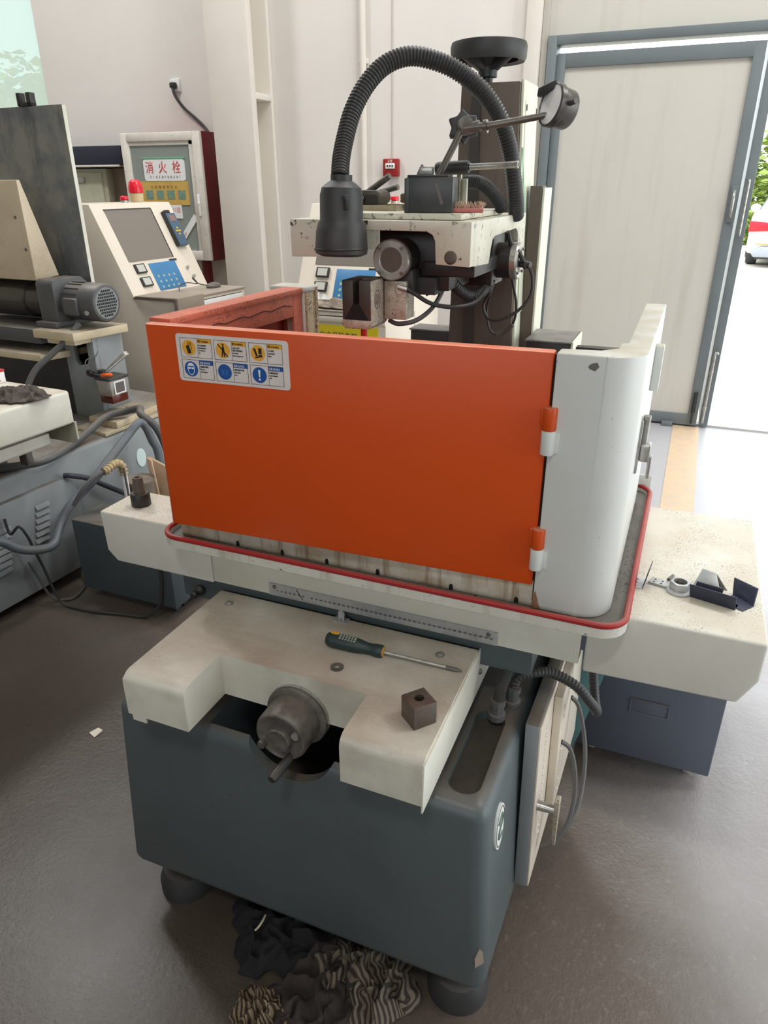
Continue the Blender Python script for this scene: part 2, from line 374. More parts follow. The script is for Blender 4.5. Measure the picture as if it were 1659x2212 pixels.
# steel H-column against the back wall, white, with a stiffener plate
t = thing('steel_column', 'white painted steel H column with a stiffener plate beside the fire cabinet', 'column', (-2.41, 3.8, 0))
obj('front_flange', B().box(-2.56, -2.235, 3.65, 3.712, 0, 5.4, .004), bluegray_steel, t)
obj('web', B().box(-2.44, -2.40, 3.712, 3.93, 0, 5.4), bluegray_steel, t)
obj('rear_flange', B().box(-2.56, -2.25, 3.93, 3.968, 0, 5.4, .004), bluegray_steel, t)
for z in (2.03, 3.4): obj('stiffener_plate', B().box(-2.40, -2.245, 3.712, 3.93, z-.02, z+.02, .004), bluegray_steel, t)
t = thing('steel_column', 'narrow white steel column standing left of the gray framed door', 'column', (-.43, 3.93, 0))
obj('flange', B().box(-.475, -.385, 3.90, 3.968, 0, 5.4, .006), bluegray_steel, t)
obj('edge_strip', B().box(-.384, -.345, 3.94, 3.969, 0, 5.4, .004), paint('strip_gray', rgb(188, 184, 174), .5), t)

# door: frame, closed leaf, stile with pull handle and drop bolt
fr = struct('trim_1', B().box(-.34, -.285, 3.92, 4.05, 0, 2.275, .004).box(-.285, 4.35, 3.92, 4.05, 2.225, 2.275, .004).box(4.3, 4.35, 3.92, 4.05, 0, 2.225, .004), frame_m)
d = struct('door_1', B().box(-.235, .80, 3.955, 3.985, .075, 2.115), sand_m)
obj('leaf_frame', B().box(-.280, -.230, 3.94, 3.99, .012, 2.185, .003).box(-.230, .79, 3.94, 3.99, 2.110, 2.185, .003).box(-.230, .79, 3.94, 3.99, .012, .085, .003), frame_m, d)
obj('lock_stile', B().box(.785, .845, 3.94, 3.99, .012, 2.185, .003), frame_m, d)
h = obj('flush_handle', B().box(.800, .836, 3.930, 3.942, 1.27, 1.47, .003), frame_m, d)
obj('pull_bar', B().tube([(.818, 3.93, 1.30), (.818, 3.905, 1.33), (.818, 3.90, 1.37), (.818, 3.905, 1.41), (.818, 3.93, 1.44)], .008, 8), steel, h)
obj('floor_bolt', B().box(.80, .825, 3.93, 3.942, .10, .24, .002).cyl((.812, 3.925, .03), (.812, 3.925, .22), .007, n=10), black, d)
obj('bottom_stop', B().box(.63, .70, 3.90, 3.94, -.001, .03, .003), frame_m, d)
d2 = struct('door_2', B().box(.862, .915, 3.95, 4.0, .015, 2.18, .003).box(.862, .912, 4.0, 4.95, .015, 2.18, .003), frame_m)
obj('long_pull_handle', B().tube([(.885, 3.95, 1.50), (.885, 3.915, 1.495), (.885, 3.912, 1.46), (.885, 3.912, 1.28), (.885, 3.912, 1.24), (.885, 3.915, 1.205), (.885, 3.95, 1.20)], .007, 8), steel, d2)
obj('drop_bolt', B().tube([(.895, 3.945, .49), (.895, 3.93, .50), (.885, 3.925, .50), (.88, 3.925, .46), (.88, 3.925, .04)], .008, 8).box(.868, .892, 3.93, 3.95, .12, .15).box(.868, .892, 3.93, 3.95, .36, .39), steel, d2)
# wall services
t = thing('wall_pipe', 'thin white conduit pipe running down the back wall', 'pipe', (-1.55, 3.95, .4))
obj('tube', B().cyl((-1.55, 3.945, .4), (-1.55, 3.945, 5.3), .021, n=14), bluegray_steel, t)
for z in (1.2, 2.2, 2.62): obj('pipe_clip', B().box(-1.582, -1.518, 3.945, 3.97, z, z+.03, .003), bluegray_steel, t)
tag(obj('thin_cable', B().cyl((-1.35, 3.966, 1.60), (-1.352, 3.966, 5.2), .0035, n=6), paint('pale_wire', rgb(198, 190, 182), .6)), 'thin pale wire running up the wall from the red alarm point', 'cable')
t = thing('fire_alarm_point', 'red square manual fire alarm call point on the back wall', 'alarm', (-1.35, 3.95, 1.53))
obj('housing', B().box(-1.405, -1.293, 3.925, 3.97, 1.53, 1.64, .008), paint('alarm_red', rgb(150, 34, 34), .45), t)
pf = obj('call_plate', B().box(-1.383, -1.315, 3.919, 3.927, 1.578, 1.612, .003), whi, t)
obj('dot_marks', B().box(-1.372, -1.362, 3.917, 3.92, 1.59, 1.60).box(-1.354, -1.344, 3.917, 3.92, 1.59, 1.60).box(-1.336, -1.326, 3.917, 3.92, 1.59, 1.60), ink, pf)
obj('lettering', textmesh([('火警', 0, 0, .018, 1.0)], plane_frame((-1.368, 3.924, 1.618), (1, 0, 0), (0, 0, 1))), whi, t)
t = thing('wall_socket', 'white wall socket with a black plug high above the fire cabinet', 'socket', (-3.07, 3.95, 2.10))
obj('face_plate', B().box(-3.112, -3.030, 3.955, 3.97, 2.106, 2.188, .004), whi, t)
obj('plug', B().box(-3.095, -3.045, 3.915, 3.955, 2.125, 2.165, .012), black, t)
tag(obj('power_cord', B().tube([(-3.07, 3.925, 2.13), (-3.05, 3.925, 2.07), (-3.0, 3.94, 2.0), (-2.92, 3.95, 1.935), (-2.84, 3.95, 1.87), (-2.80, 3.93, 1.835)], .011, 8), rubber), 'dark power cord curving from the wall socket down to the fire cabinet', 'cord')

# fire hydrant cabinet
t = thing('fire_hydrant_cabinet', 'red fire hydrant cabinet with white framed glass door and warning signs', 'cabinet', (-3.08, 3.84, .95))
redbox = paint('dark_red_cabinet', rgb(118, 26, 34), .45, stain=rgb(100, 24, 30), sa=.5)
obj('case', B().box(-3.425, -2.722, 3.735, 3.968, .955, 1.832, .004), redbox, t)
alu = paint('scuffed_white_frame', rgb(222, 216, 206), .45, stain=rgb(196, 190, 178), sa=.5, ss=10, speck=rgb(90, 110, 130), st=.68, sps=60)
fd = obj('door_frame', B().box(-3.43, -3.372, 3.70, 3.735, .958, 1.83, .006).box(-2.79, -2.722, 3.70, 3.735, .958, 1.83, .006).box(-3.372, -2.79, 3.70, 3.735, 1.772, 1.83, .006).box(-3.372, -2.79, 3.70, 3.735, .958, 1.025, .006)
   .box(-3.40, -3.365, 3.71, 3.73, 1.02, 1.78, .004).box(-2.83, -2.785, 3.712, 3.73, 1.02, 1.78, .004).box(-3.372, -2.79, 3.712, 3.73, 1.745, 1.775, .004), alu, t)
obj('glass_panel', B().box(-3.366, -2.829, 3.722, 3.73, 1.024, 1.748), paint('gray_backed_glass', rgb(140, 148, 142), .12, stain=rgb(128, 136, 132), sa=.4, ss=2), t)
obj('handle', B().box(-2.785, -2.765, 3.688, 3.70, 1.27, 1.42, .006).cyl((-2.775, 3.68, 1.36), (-2.775, 3.69, 1.36), .008, n=10), whi, fd)
sg = obj('hydrant_sign', B().prism(rrect(-3.255, -2.885, 1.510, 1.655, .018), 'y', 3.714, 3.721), whi, t)
obj('green_edge', B().box(-3.262, -2.880, 3.712, 3.722, 1.654, 1.668, .003), paint('green_edge', rgb(110, 166, 134), .4), sg)
F_ = plane_frame((-3.255, 3.713, 1.51), (1, 0, 0), (0, 0, 1))
obj('red_lettering', textmesh([('消', .018, .058, .088, .86), ('火', .135, .058, .088, .9), ('栓', .262, .058, .088, .86)], F_), redp, sg)
obj('black_lettering', textmesh([(c, .055+i*.0262, .017, .026, .7) for i, c in enumerate('FIREHYDRANT')], F_), ink, sg)
sg = obj('instruction_plate', B().box(-3.300, -2.872, 3.716, 3.7215, 1.345, 1.508), paint('yellow_plate', rgb(206, 172, 92), .45, stain=rgb(190, 146, 74), sa=.6, ss=9), t)
F_ = plane_frame((-3.300, 3.7155, 1.345), (1, 0, 0), (0, 0, 1))
obj('title_lettering', textmesh([(c, .09+i*.036, .115, .024, 1) for i, c in enumerate('火栓箱使用方法')], F_), paint('brown_print', rgb(140, 112, 56), .5), sg)
pics = B()
for i in range(4): pics.box(-3.262+i*.098, -3.196+i*.098, 3.7145, 3.7165, 1.385, 1.446)
obj('picture_squares', pics, paint('teal_print', rgb(104, 140, 128), .5, stain=rgb(150, 168, 140), sa=.9, ss=40), sg)
sg = obj('date_card', B().box(-3.10, -2.952, 3.716, 3.7212, 1.252, 1.345), whi, t)
F_ = plane_frame((-3.10, 3.7155, 1.252), (1, 0, 0), (0, 0, 1))
obj('dark_lettering', textmesh([('足', .028, .046, .038, .8)], F_), ink, sg)
obj('red_lettering', textmesh([('1', .066, .046, .040, .8), ('1', .085, .046, .040, .8), ('日', .102, .044, .040, .9)], F_), redp, sg)
mm = plane_frame((-3.01, 3.7165, 1.03), (.62, 0, .70), (-.70, 0, .62))
sg = obj('diagonal_seal', B().box(0, .30, 0, .045, 0, .003, M=mm), whi, t)
obj('lettering', textmesh([('火警请打119', .03, .012, .026, .8)], mm @ Matrix.Translation((0, 0, .003))), redp, sg)
obj('supply_pipe', B().cyl((-2.88, 3.86, .02), (-2.88, 3.86, .956), .040, n=16), redbox, t)
# dark shelf board and pale meter box left of the fire cabinet
t = thing('wall_shelf', 'dark navy boxed shelf on the wall left of the fire cabinet', 'shelf', (-3.9, 3.85, 1.61))
obj('body', B().box(-4.6, -3.47, 3.74, 3.968, 1.625, 1.755, .006), paint('navy_board', rgb(40, 44, 58), .5), t)
obj('edge_strip', B().box(-4.6, -3.50, 3.735, 3.95, 1.610, 1.624, .003), alu, t)
t = thing('meter_box', 'pale green metal meter box mounted under the navy shelf', 'box', (-4.1, 3.85, 1.2))
pg = paint('pale_green_metal', rgb(192, 192, 170), .5, stain=rgb(170, 170, 150), sa=.5, ss=8)
obj('housing', B().box(-4.35, -3.725, 3.83, 3.968, 1.05, 1.60, .006), pg, t)
dd = obj('door', B().box(-4.32, -3.765, 3.815, 3.832, 1.08, 1.575, .006), pg, t)
obj('latch', B().box(-4.0, -3.93, 3.805, 3.815, 1.50, 1.54, .003), steel, dd)
tag(obj('backing_board', B().box(-3.72, -3.47, 3.90, 3.968, .60, 1.605, .003), paint('brown_board', rgb(150, 134, 118), .6, stain=rgb(120, 106, 92), sa=.6, ss=7)), 'dull brown board on the wall between meter box and fire cabinet', 'board')

# ------------------------------------------------------------------ outside: car and hedges
def leaves(name, c, rx, ry, rz_, n, m, size, seed, label, cat='bush', group=None):
    rnd = random.Random(seed); bm = bmesh.new()
    for i in range(n):
        while True:
            p = Vector((rnd.uniform(-1, 1), rnd.uniform(-1, 1), rnd.uniform(0, 1)))
            if .55 < p.length < 1.0+.25*noise.noise(p*3.1+Vector((seed, 0, 0))): break
        p = Vector((c[0]+p.x*rx, c[1]+p.y*ry, c[2]+p.z*rz_))
        q = Matrix.Rotation(rnd.uniform(0, 6.3), 3, 'Z') @ Matrix.Rotation(rnd.uniform(.2, 1.4), 3, 'X'); s = size*rnd.uniform(.6, 1.4)
        vs = [bm.verts.new(p+q @ Vector(v)*s) for v in ((-.5, 0, 0), (0, -.3, .06), (.6, 0, -.05), (0, .3, .06))]
        bm.faces.new(vs)
    o = obj(name, bm, m)
    return tag(o, label, cat, group, None)
def leafmat(name, c1, c2):
    m = paint(name, c1, .6, stain=c2, sa=.9, ss=2.0); b = m.node_tree.nodes['Principled BSDF']; b.inputs['Transmission Weight'].default_value = 0
    return m
lf = leafmat('green_leaves', rgb(128, 152, 70), rgb(150, 158, 74)); lf2 = leafmat('yellow_green_leaves', rgb(176, 176, 78), rgb(150, 166, 82))
def hedge(c, rx, ry, rz_, n, m, seed, label):
    t = thing('bush', label, 'bush', c)
    o = leaves('foliage', c, rx, ry, rz_, n, m, .2, seed, 'x'); 
    for k in ('label', 'category'): del o[k]
    o.parent = t; o.location = Vector(o.location)-Vector(c); o['kind'] = 'stuff'
    tr = B(); rnd = random.Random(seed)
    for i in range(5):
        a = rnd.uniform(0, 6.3); tr.tube([(c[0]+.15*math.cos(a), c[1]+.15*math.sin(a), c[2]-.02), (c[0]+.4*rx*math.cos(a), c[1]+.4*ry*math.sin(a), c[2]+.4*rz_), (c[0]+.7*rx*math.cos(a+.4), c[1]+.7*ry*math.sin(a+.4), c[2]+.75*rz_)], .05, 6, 3)
    obj('stems', tr, paint('bark', rgb(96, 82, 64), .8), t)
hedge((3.6, 22.6, -.06), 2.5, 1.8, 3.6, 9000, lf, 3, 'tall green bush beyond the parked white car')
hedge((-1.9, 23.0, -.06), 2.5, 1.8, 4.4, 7000, lf2, 5, 'yellow green bush behind the gray framed door')
hedge((9.2, 22.6, -.06), 2.6, 1.8, 4.6, 7000, lf, 8, 'large green bush farthest to the side of the yard')
hedge((-9.9, 9.6, -.06), 2.4, 1.6, 3.5, 8000, lf2, 11, 'yellow green bush outside the dusty window')

def car():
    t = thing('car', 'white parked car outside the open door, seen from its rear corner', 'car', (2.42, 15.4, -.06), R(-6))
    wh = paint('white_car_paint', rgb(232, 234, 236), .25); dk = paint('car_glass', rgb(92, 100, 106), .1); bl = paint('car_black_trim', rgb(54, 58, 62), .5)
    side = [(0.06, .34), (0.0, .52), (.02, .80), (.10, .98), (.55, 1.03), (3.1, 1.0), (4.15, .86), (4.42, .70), (4.48, .42), (4.40, .26), (.16, .26)]
    b = B().prism(side, 'x', -.88, .88, .07, 3, ang=40); obj('body', b, wh, t)
    gh = [(-.80, .42, .98), (.80, .42, .98), (.80, 3.15, .98), (-.80, 3.15, .98)]; gt = [(-.60, 1.05, 1.42), (.60, 1.05, 1.42), (.60, 2.25, 1.44), (-.60, 2.25, 1.44)]
    obj('cabin', B().hexa(gh, gt, .06, 3), wh, t)
    obj('rear_window', B().hexa([(-.60, .50, 1.03), (.60, .50, 1.03), (.60, .56, 1.03), (-.60, .56, 1.03)], [(-.50, .985, 1.37), (.50, .985, 1.37), (.50, 1.05, 1.37), (-.50, 1.05, 1.37)]), dk, t)
    for s in (-1, 1):
        obj('side_window', B().hexa([(s*.808, .75, 1.04), (s*.80, 2.85, 1.04), (s*.77, 2.85, 1.04), (s*.77, .75, 1.04)], [(s*.655, 1.15, 1.36), (s*.655, 2.25, 1.37), (s*.62, 2.25, 1.37), (s*.62, 1.15, 1.36)]), dk, t)
        obj('tail_light', B().prism([(s*.89, .66), (s*.89, .86), (s*.60, .84), (s*.42, .76), (s*.46, .68)], 'y', -.005, .28, .01), paint('tail_red', rgb(214, 26, 44), .3), t)
        obj('reflector', B().box(s*.58-.14, s*.58+.14, -.02, .05, .43, .455), paint('reflector_orange', rgb(220, 150, 96), .4), t)
        obj('door_mirror', B().sphere((s*.97, 2.75, 1.02), .11, 1, .6, .8), wh, t)
        for y in (.86, 3.55):
            w = obj('wheel', B().lathe([(0, 0), (.22, 0), (.31, .01), (.325, .05), (.325, .17), (.31, .21), (0, .21)], (s*.89 if s < 0 else .68, y, .325), (1, 0, 0), 28), bl, t)
            obj('rim', B().lathe([(0, -.012), (.19, -.012), (.205, .01)], (s*.895, y, .325), (-s*-1, 0, 0), 20), steel, w)
    obj('rear_bumper', B().prism([(-.72, .20), (-.80, .30), (-.62, .40), (.62, .40), (.80, .30), (.72, .20)], 'y', -.03, .3, .02), paint('bumper_gray', rgb(150, 156, 166), .5), t)
    obj('underbody', B().box(-.70, .70, .05, 4.2, .16, .27), bl, t)
    obj('plate_panel', B().box(-.26, .26, -.02, .03, .56, .68, .008), paint('plate_gray', rgb(206, 210, 214), .4), t)
car()

# yellow floor marking
def flatmark(name, pts, z, m): return obj(name, B().prism(pts, 'z', z, z+.0015), m)
o = flatmark('trim_2', [(.70, 2.3), (.86, 2.3), (.868, 3.95), (.705, 3.95)], .0005, paint('worn_yellow_paint', rgb(206, 178, 146), .5, stain=rgb(182, 168, 154), sa=.8, ss=12)); o['kind'] = 'structure'

# ================================================================== THE WIRE CUTTING MACHINE (front)
wm = thing('wire_cutting_machine', 'large white and gray wire cutting machine with orange front door in the foreground', 'machine', (.12, .3, 0))
# --- cast base
b = B().hexa([(-.285, -.240, .112), (.522, -.232, .112), (.545, .95, .112), (-.285, .95, .112)], [(-.255, -.226, .565), (.503, -.226, .565), (.515, .93, .565), (-.255, .93, .565)], .028, 3)
cut(b, B().box(-.04, .33, -.208, .05, .26, .62), B().cyl((.135, -.30, .60), (.135, -.200, .60), .095, n=40), B().prism(rrect(.420, .478, -.195, .02, .026), 'z', .548, .60))
base = obj('base', b, gray, wm)
obj('trough_dirt', B().prism(rrect(.422, .476, -.193, .018, .025), 'z', .5485, .5495), trough_m, base)
for x, y in ((-.20, -.165), (.455, -.155), (-.20, .80), (.455, .80)):
    obj('foot', B().lathe([(0, 0), (.062, 0), (.062, .030), (.050, .055), (.034, .060), (.034, .118), (0, .118)], (x, y, 0), n=24), rubber, base)
F_ = plane_frame((.5095, -.152, .470), (.02, 1, 0), (-.045, 0, 1))
bd = obj('oval_badge', B().prism([(.030*math.cos(R(a)), .047*math.sin(R(a))) for a in range(0, 360, 12)], 'z', -.004, .003, M=F_), whi, wm)
gr_ = paint('green_print', rgb(92, 112, 100), .5)
obj('badge_emblem', B().tube([F_ @ Vector(p) for p in ((-.014, .016, .0035), (.008, .024, .0035), (.014, .008, .0035), (-.008, -.002, .0035), (-.012, -.018, .0035), (.012, -.022, .0035))], .0022, 6), gr_, bd)
obj('badge_border', B().tube([F_ @ Vector((.026*math.cos(R(a)), .042*math.sin(R(a)), .003)) for a in range(0, 360, 15)], .0012, 6, 2, closed=True), gr_, bd)
obj('paint_chip', B().prism([(.0, .0), (.012, .02), (.008, .05), (.0, .062), (-.008, .04), (-.006, .015)], 'z', -.001, .0008, M=plane_frame((.507, -.224, .175), (.7, .7, 0), (0, 0, 1))), paint('chipped_putty', rgb(146, 132, 120), .7), base)
# conduits on the base top
for x, y, pts in ((.458, .010, [(.458, .010, .60), (.462, .02, .635), (.470, .05, .665), (.475, .09, .67)]), (.476, .058, [(.476, .058, .60), (.482, .064, .625), (.508, .080, .634), (.54, .10, .628), (.585, .11, .605), (.612, .115, .575), (.628, .13, .545), (.630, .155, .520), (.624, .185, .515), (.612, .225, .545), (.600, .27, .61), (.595, .31, .68)])):
    cf = obj('conduit_fitting', B().lathe([(0, 0), (.017, 0), (.017, .012), (.013, .014), (.013, .030), (.0155, .032), (.0155, .044), (0, .044)], (x, y, .564), n=10), hose, wm, 20)
    obj('corrugated_hose', B().tube(pts, .0115 if x < .47 else .0105, 12, 10, ribs=70, ribd=.10), rubber, cf)
# --- side door panel (electrics) on the base
pn = plane_frame((.520, .0, .150), (.02, 1, 0), (-.022, 0, 1))    # x back, y up, z outward
def pbox(b, x0, x1, y0, y1, z0, z1, bev=.002): return b.box(x0, x1, y0, y1, z0, z1, bev, M=pn)
sp = obj('side_cover', pbox(B(), .0, .40, .0, .425, .004, .030, .003), graylight, wm)
obj('cover_face', pbox(B(), .002, .40, .002, .423, .030, .034, .001), beige, sp)
obj('louver_frame', pbox(B(), .125, .40, .10, .405, .034, .052, .004), beige, sp)
lv = B()
for i in range(15): lv.sphere(pn @ Vector((.060, .10+.020*i, .034)), .006, .6, 1, .7, 8)
obj('louver_dimple', lv, beige, sp)['kind'] = 'stuff'
lv = B()
for i in range(9): lv.sphere(pn @ Vector((.155, .14+.028*i, .052)), .006, .6, 1, .7, 8)
obj('louver_dimple', lv, beige, sp)['kind'] = 'stuff'
hd = obj('handle', B().cyl(pn @ Vector((.030, .205, .034)), pn @ Vector((.030, .205, .072)), .011, .008, 14), steel, sp)
obj('handle_bar', B().hexa([pn @ Vector(p) for p in ((.024, .115, .070), (.036, .115, .070), (.036, .115, .076), (.024, .115, .076))], [pn @ Vector(p) for p in ((.020, .235, .068), (.042, .235, .068), (.042, .235, .078), (.020, .235, .078))], .002), dsteel, hd)
for k in range(2):
    obj('cable', B().tube([pn @ Vector(p) for p in ((.16+.09*k, .265+.05*k, .052), (.165+.085*k, .245+.045*k, .072), (.15+.07*k, .20+.015*k, .088+.008*k), (.125+.05*k, .15, .094+.010*k), (.095+.03*k, .105, .088+.01*k), (.07+.01*k, .07, .066), (.065, .055, .045))], .005, 8, 8), hose, sp)
obj('teal_side_plate', B().prism([(.50, .725), (.632, .725), (.628, .44), (.588, .235), (.560, .14), (.50, .12)], 'y', .40, .408, .001).box(.622, .632, .39, .401, .44, .725, .001), teal, wm)
# --- slide blocks and saddle cover
obj('cross_slide', B().box(-.262, .511, .03, .50, .66, .728, .004), gray, wm)
obj('slide_bed', B().box(-.06, .38, .05, .62, .50, .662, .004), gray, wm)
lb = obj('pull_knob', B().lathe([(0, 0), (.010, 0), (.012, .01), (.007, .018), (.009, .03), (.006, .034), (0, .034)], (-.214, .03, .685), (0, -1, 0), 14), black, wm)
ins = .0015
U = [(-.158, .02), (-.158, -.286), (-.025, -.286), (-.025, -.173), (.272, -.173), (.272, -.286), (.412, -.286), (.412, .02)]
t_ = bmesh.new(); A = [t_.verts.new((x, y, .609)) for x, y in U]; C = [t_.verts.new((x, y, .700)) for x, y in U]
t_.faces.new(A[::-1]); t_.faces.new(C)
for i in range(8): t_.faces.new((A[i], A[(i+1) % 8], C[(i+1) % 8], C[i]))
es = [e for e in t_.edges if all(v.co.z > .69 and v.co.y < -.28 for v in e.verts)]
bmesh.ops.bevel(t_, geom=es, offset=.020, segments=5, profile=.5, affect='EDGES')
es = [e for e in t_.edges if all(v.co.x < -.157 and v.co.z > .69 for v in e.verts)]
bmesh.ops.bevel(t_, geom=es, offset=.006, segments=2, profile=.5, affect='EDGES')
b = B(); me = bpy.data.meshes.new('t'); t_.to_mesh(me); b.bm.from_mesh(me); t_.free()
sc_ = obj('saddle_cover', b, creamtop, wm)
obj('side_skirt', B().prism([(-.288, .597), (-.284, .690), (.12, .7005), (.14, .640), (.14, .600), (.0, .600)], 'x', .4115, .4145, .0006), cream, sc_)
obj('corner_tab', B().box(-.150, -.120, -.285, -.282, .596, .611), cream, sc_)
for y, z in ((.055, .665), (.03, .645)): obj('bolt', B().lathe([(0, 0), (.006, 0), (.006, .003), (.003, .005), (0, .005)], (.4145, y, z), (1, 0, 0), 12), iron, sc_)
for x, y in ((-.109, -.019), (.351, -.022)):
    obj('bolt', B().lathe([(.009, 0), (.009, .0012), (.0055, .0016), (.005, .0045), (.0025, .005), (.0022, .003), (0, .003)], (x, y, .7), n=18), steel, sc_)
pt = obj('scale_pointer', B().box(.118, .148, .004, .022, .700, .7025).prism([(.130, .702), (.142, .702), (.143, .722), (.136, .731), (.129, .722)], 'y', .007, .009), zinc, wm)
obj('pointer_screw', B().lathe([(0, .004), (.0035, .004), (.004, 0)], (.1345, .006, .706), (0, -1, 0), 10), steel, pt)
# --- hand wheel with crank
cx, cz = .136, .617
hw = obj('hand_wheel', B().lathe([(.0, -.030), (.058, -.030), (.060, -.026), (.060, -.012), (.056, -.010), (.050, -.009), (.050, .0), (.050, .040), (.047, .046), (.044, .047), (.034, .0415), (.0, .0415)], (cx, -.198, cz), (0, -1, 0), 48), iron, wm)
obj('hub', B().lathe([(0, .055), (.022, .055), (.023, .053), (.023, .030), (.027, .040)][::-1], (cx, -.200, cz), (0, -1, 0), 28), iron, hw)
obj('scale_ring', B().lathe([(.0605, -.010), (.0605, -.022), (.058, -.024)], (cx, -.190, cz), (0, -1, 0), 40), steel, hw)
obj('set_screw', B().lathe([(0, .008), (.007, .008), (.007, 0)], (cx+.030, -.238, cz+.012), (0, -1, 0), 12), steel, hw)
obj('lock_knob', B().lathe([(0, .016), (.007, .016), (.008, .014), (.008, .006), (.005, .004), (.005, 0)], (cx-.036, -.236, cz-.024), (0, -1, 0), 14), iron, hw)
obj('crank_handle', B().lathe([(0, .062), (.007, .062), (.009, .056), (.0085, .02), (.007, 0)], (cx+.018, -.236, cz-.038), (-.12, -1, -.1), 14), black, hw)
# --- table: middle beam with the scale, end covers
tb = obj('table_beam', B().box(-.1545, .593, 0, .47, .733, .846, .002), cream, wm)
obj('gap_filler', B().box(.593, .601, .006, .46, .76, .845), graydark, tb)
rl = obj('length_scale', B().box(-.019, .451, -.0028, .0, .7345, .7615), zinc, wm)
F_ = plane_frame((-.019, -.0028, .7345), (1, 0, 0), (0, 0, 1))
nums = []
for i in range(0, 46):
    s = str(i*10); nums.append((s, .019+i*.00978-.0019*len(s)*.62, .0108, .0058, .74))
obj('scale_numbers', textmesh([n for n in nums if n[0] != '70'], F_), paint('dark_engraving', rgb(62, 60, 58), .5), rl)
tk = B()
for i in range(0, 451, 2): tk.box(.019+i*.000978-.00013, .019+i*.000978+.00013, .001, .0045 if i % 10 else .0075, .0, .0002, M=F_)
obj('scale_ticks', tk, paint('tick_gray', rgb(110, 108, 104), .5), rl)['kind'] = 'stuff'
for x in (-.006, .434): obj('scale_screw', B().lathe([(0, .002), (.004, .002), (.0045, 0)], (x, -.0028, .7545), (0, -1, 0), 14), iron, rl)
obj('scratch_mark', B().box(-.0008, .0008, -.0125, .0125, 0, .0003, M=plane_frame((.0505, -.0028, .7490), (1, 0, 0), (0, 0, 1)) @ Matrix.Rotation(R(32), 4, 'Z')), slot_m, rl)
le = obj('table_end_cover', B().prism([(-.437, .846), (-.1565, .846), (-.1565, .728), (-.410, .728), (-.434, .752)], 'y', 0, .125, .004, 3), rusttop, wm)
re_ = obj('table_end_cover', B().prism([(.601, .846), (.868, .846), (.868, .776), (.844, .727), (.601, .720)], 'y', .0, .478, .005, 3), rusttop, wm)
# --- drip tray
X0, X1, Y0, Y1 = -.232, .662, -.064, .562
bot = rrect(X0, X1, Y0, Y1, .045); inn = rrect(X0+.008, X1-.008, Y0+.008, Y1-.008, .038)
t_ = bmesh.new(); n = len(bot)
ring = lambda p, z: [t_.verts.new((x, y, z)) for x, y in p]
a, c, d_, e_ = ring(bot, .836), ring(bot, .856), ring(inn, .856), ring(inn, .8475)
g_ = ring(rrect(X0+.01, X1-.01, Y0+.01, Y1-.01, .035), .829)
for i in range(n):
    j = (i+1) % n
    t_.faces.new((a[i], a[j], c[j], c[i])); t_.faces.new((c[i], c[j], d_[j], d_[i])); t_.faces.new((d_[i], d_[j], e_[j], e_[i])); t_.faces.new((g_[i], g_[j], a[j], a[i]))
t_.faces.new(e_); t_.faces.new(g_[::-1])
bmesh.ops.recalc_face_normals(t_, faces=t_.faces)
tr = obj('drip_tray', t_, paint('stained_white_tray', rgb(214, 214, 204), .42, stain=rgb(186, 178, 160), sa=.55, ss=9, streak=.6, streakcol=rgb(150, 130, 106), streakaxis=(26, 26, 3), speck=rgb(92, 80, 64), st=.66, sps=120), wm)
obj('tray_floor', B().prism(rrect(X0+.0085, X1-.0085, Y0+.0085, Y1-.0085, .036), 'z', .8476, .8484), chipstain, tr)
obj('rubber_rim', B().tube([(x, y, .8575) for x, y in rrect(X0+.003, X1-.003, Y0+.003, Y1-.003, .042, 8)], .0054, 10, 1, closed=True), redrub, tr)
obj('rear_wall', B().box(X0+.03, X1-.004, Y1-.008, Y1-.002, .8476, .886, .002), white, tr)
# --- splash guard
pb = obj('lower_board', B().box(-.195, .509, -.030, -.022, .8484, .896, .001), boardm, wm)
for x in (-.064, .035, .129, .231, .369, .483):
    obj('drain_slot', B().prism([(x-.0035, .8488), (x+.0035, .8488), (x+.0035, .856), (x+.002, .860), (x-.002, .860), (x-.0035, .856)], 'y', -.0306, -.0295), slot_m, pb)
o_ = [(.511, -.036), (.580, -.036)]+circ(.580, .016, .052, 10, -90, 0)+[(.632, .49), (.594, .49), (.598, .075), (.588, .068), (.588, .030), (.566, .006), (.511, -.002)]
wg = obj('corner_guard', B().prism(o_, 'z', .8486, 1.271, .0025, 2, ang=20), white, wm)
obj('seam_gap', B().box(.5085, .5108, -.030, -.004, .860, 1.268), slot_m, wg)
obj('rust_streak', B().box(.5105, .514, -.0368, -.035, .850, .880).prism([(.514, .850), (.526, .850), (.522, .856), (.514, .884)], 'y', -.0368, -.0355), paint('rust_stain', rgb(150, 116, 88), .7, stain=rgb(120, 80, 58), sa=.8, ss=60), wg)
obj('paint_scar', B().prism([(.558, 1.2525), (.566, 1.250), (.571, 1.256), (.568, 1.262), (.560, 1.260), (.556, 1.256)], 'y', -.0366, -.0355), paint('scar_gray', rgb(110, 106, 100), .7), wg)
hp = obj('lift_handle', B().box(.632, .646, .235, .262, 1.160, 1.238, .002).box(.644, .6465, .236, .261, 1.2, 1.2015), white, wg)
lt = obj('toggle_latch', B().box(.631, .636, .100, .138, 1.055, 1.145, .004).box(.636, .652, .106, .130, 1.075, 1.105, .003).cyl((.640, .119, 1.10), (.640, .119, 1.150), .006, n=10).box(.650, .656, .112, .124, 1.045, 1.085, .002), steel, wg)
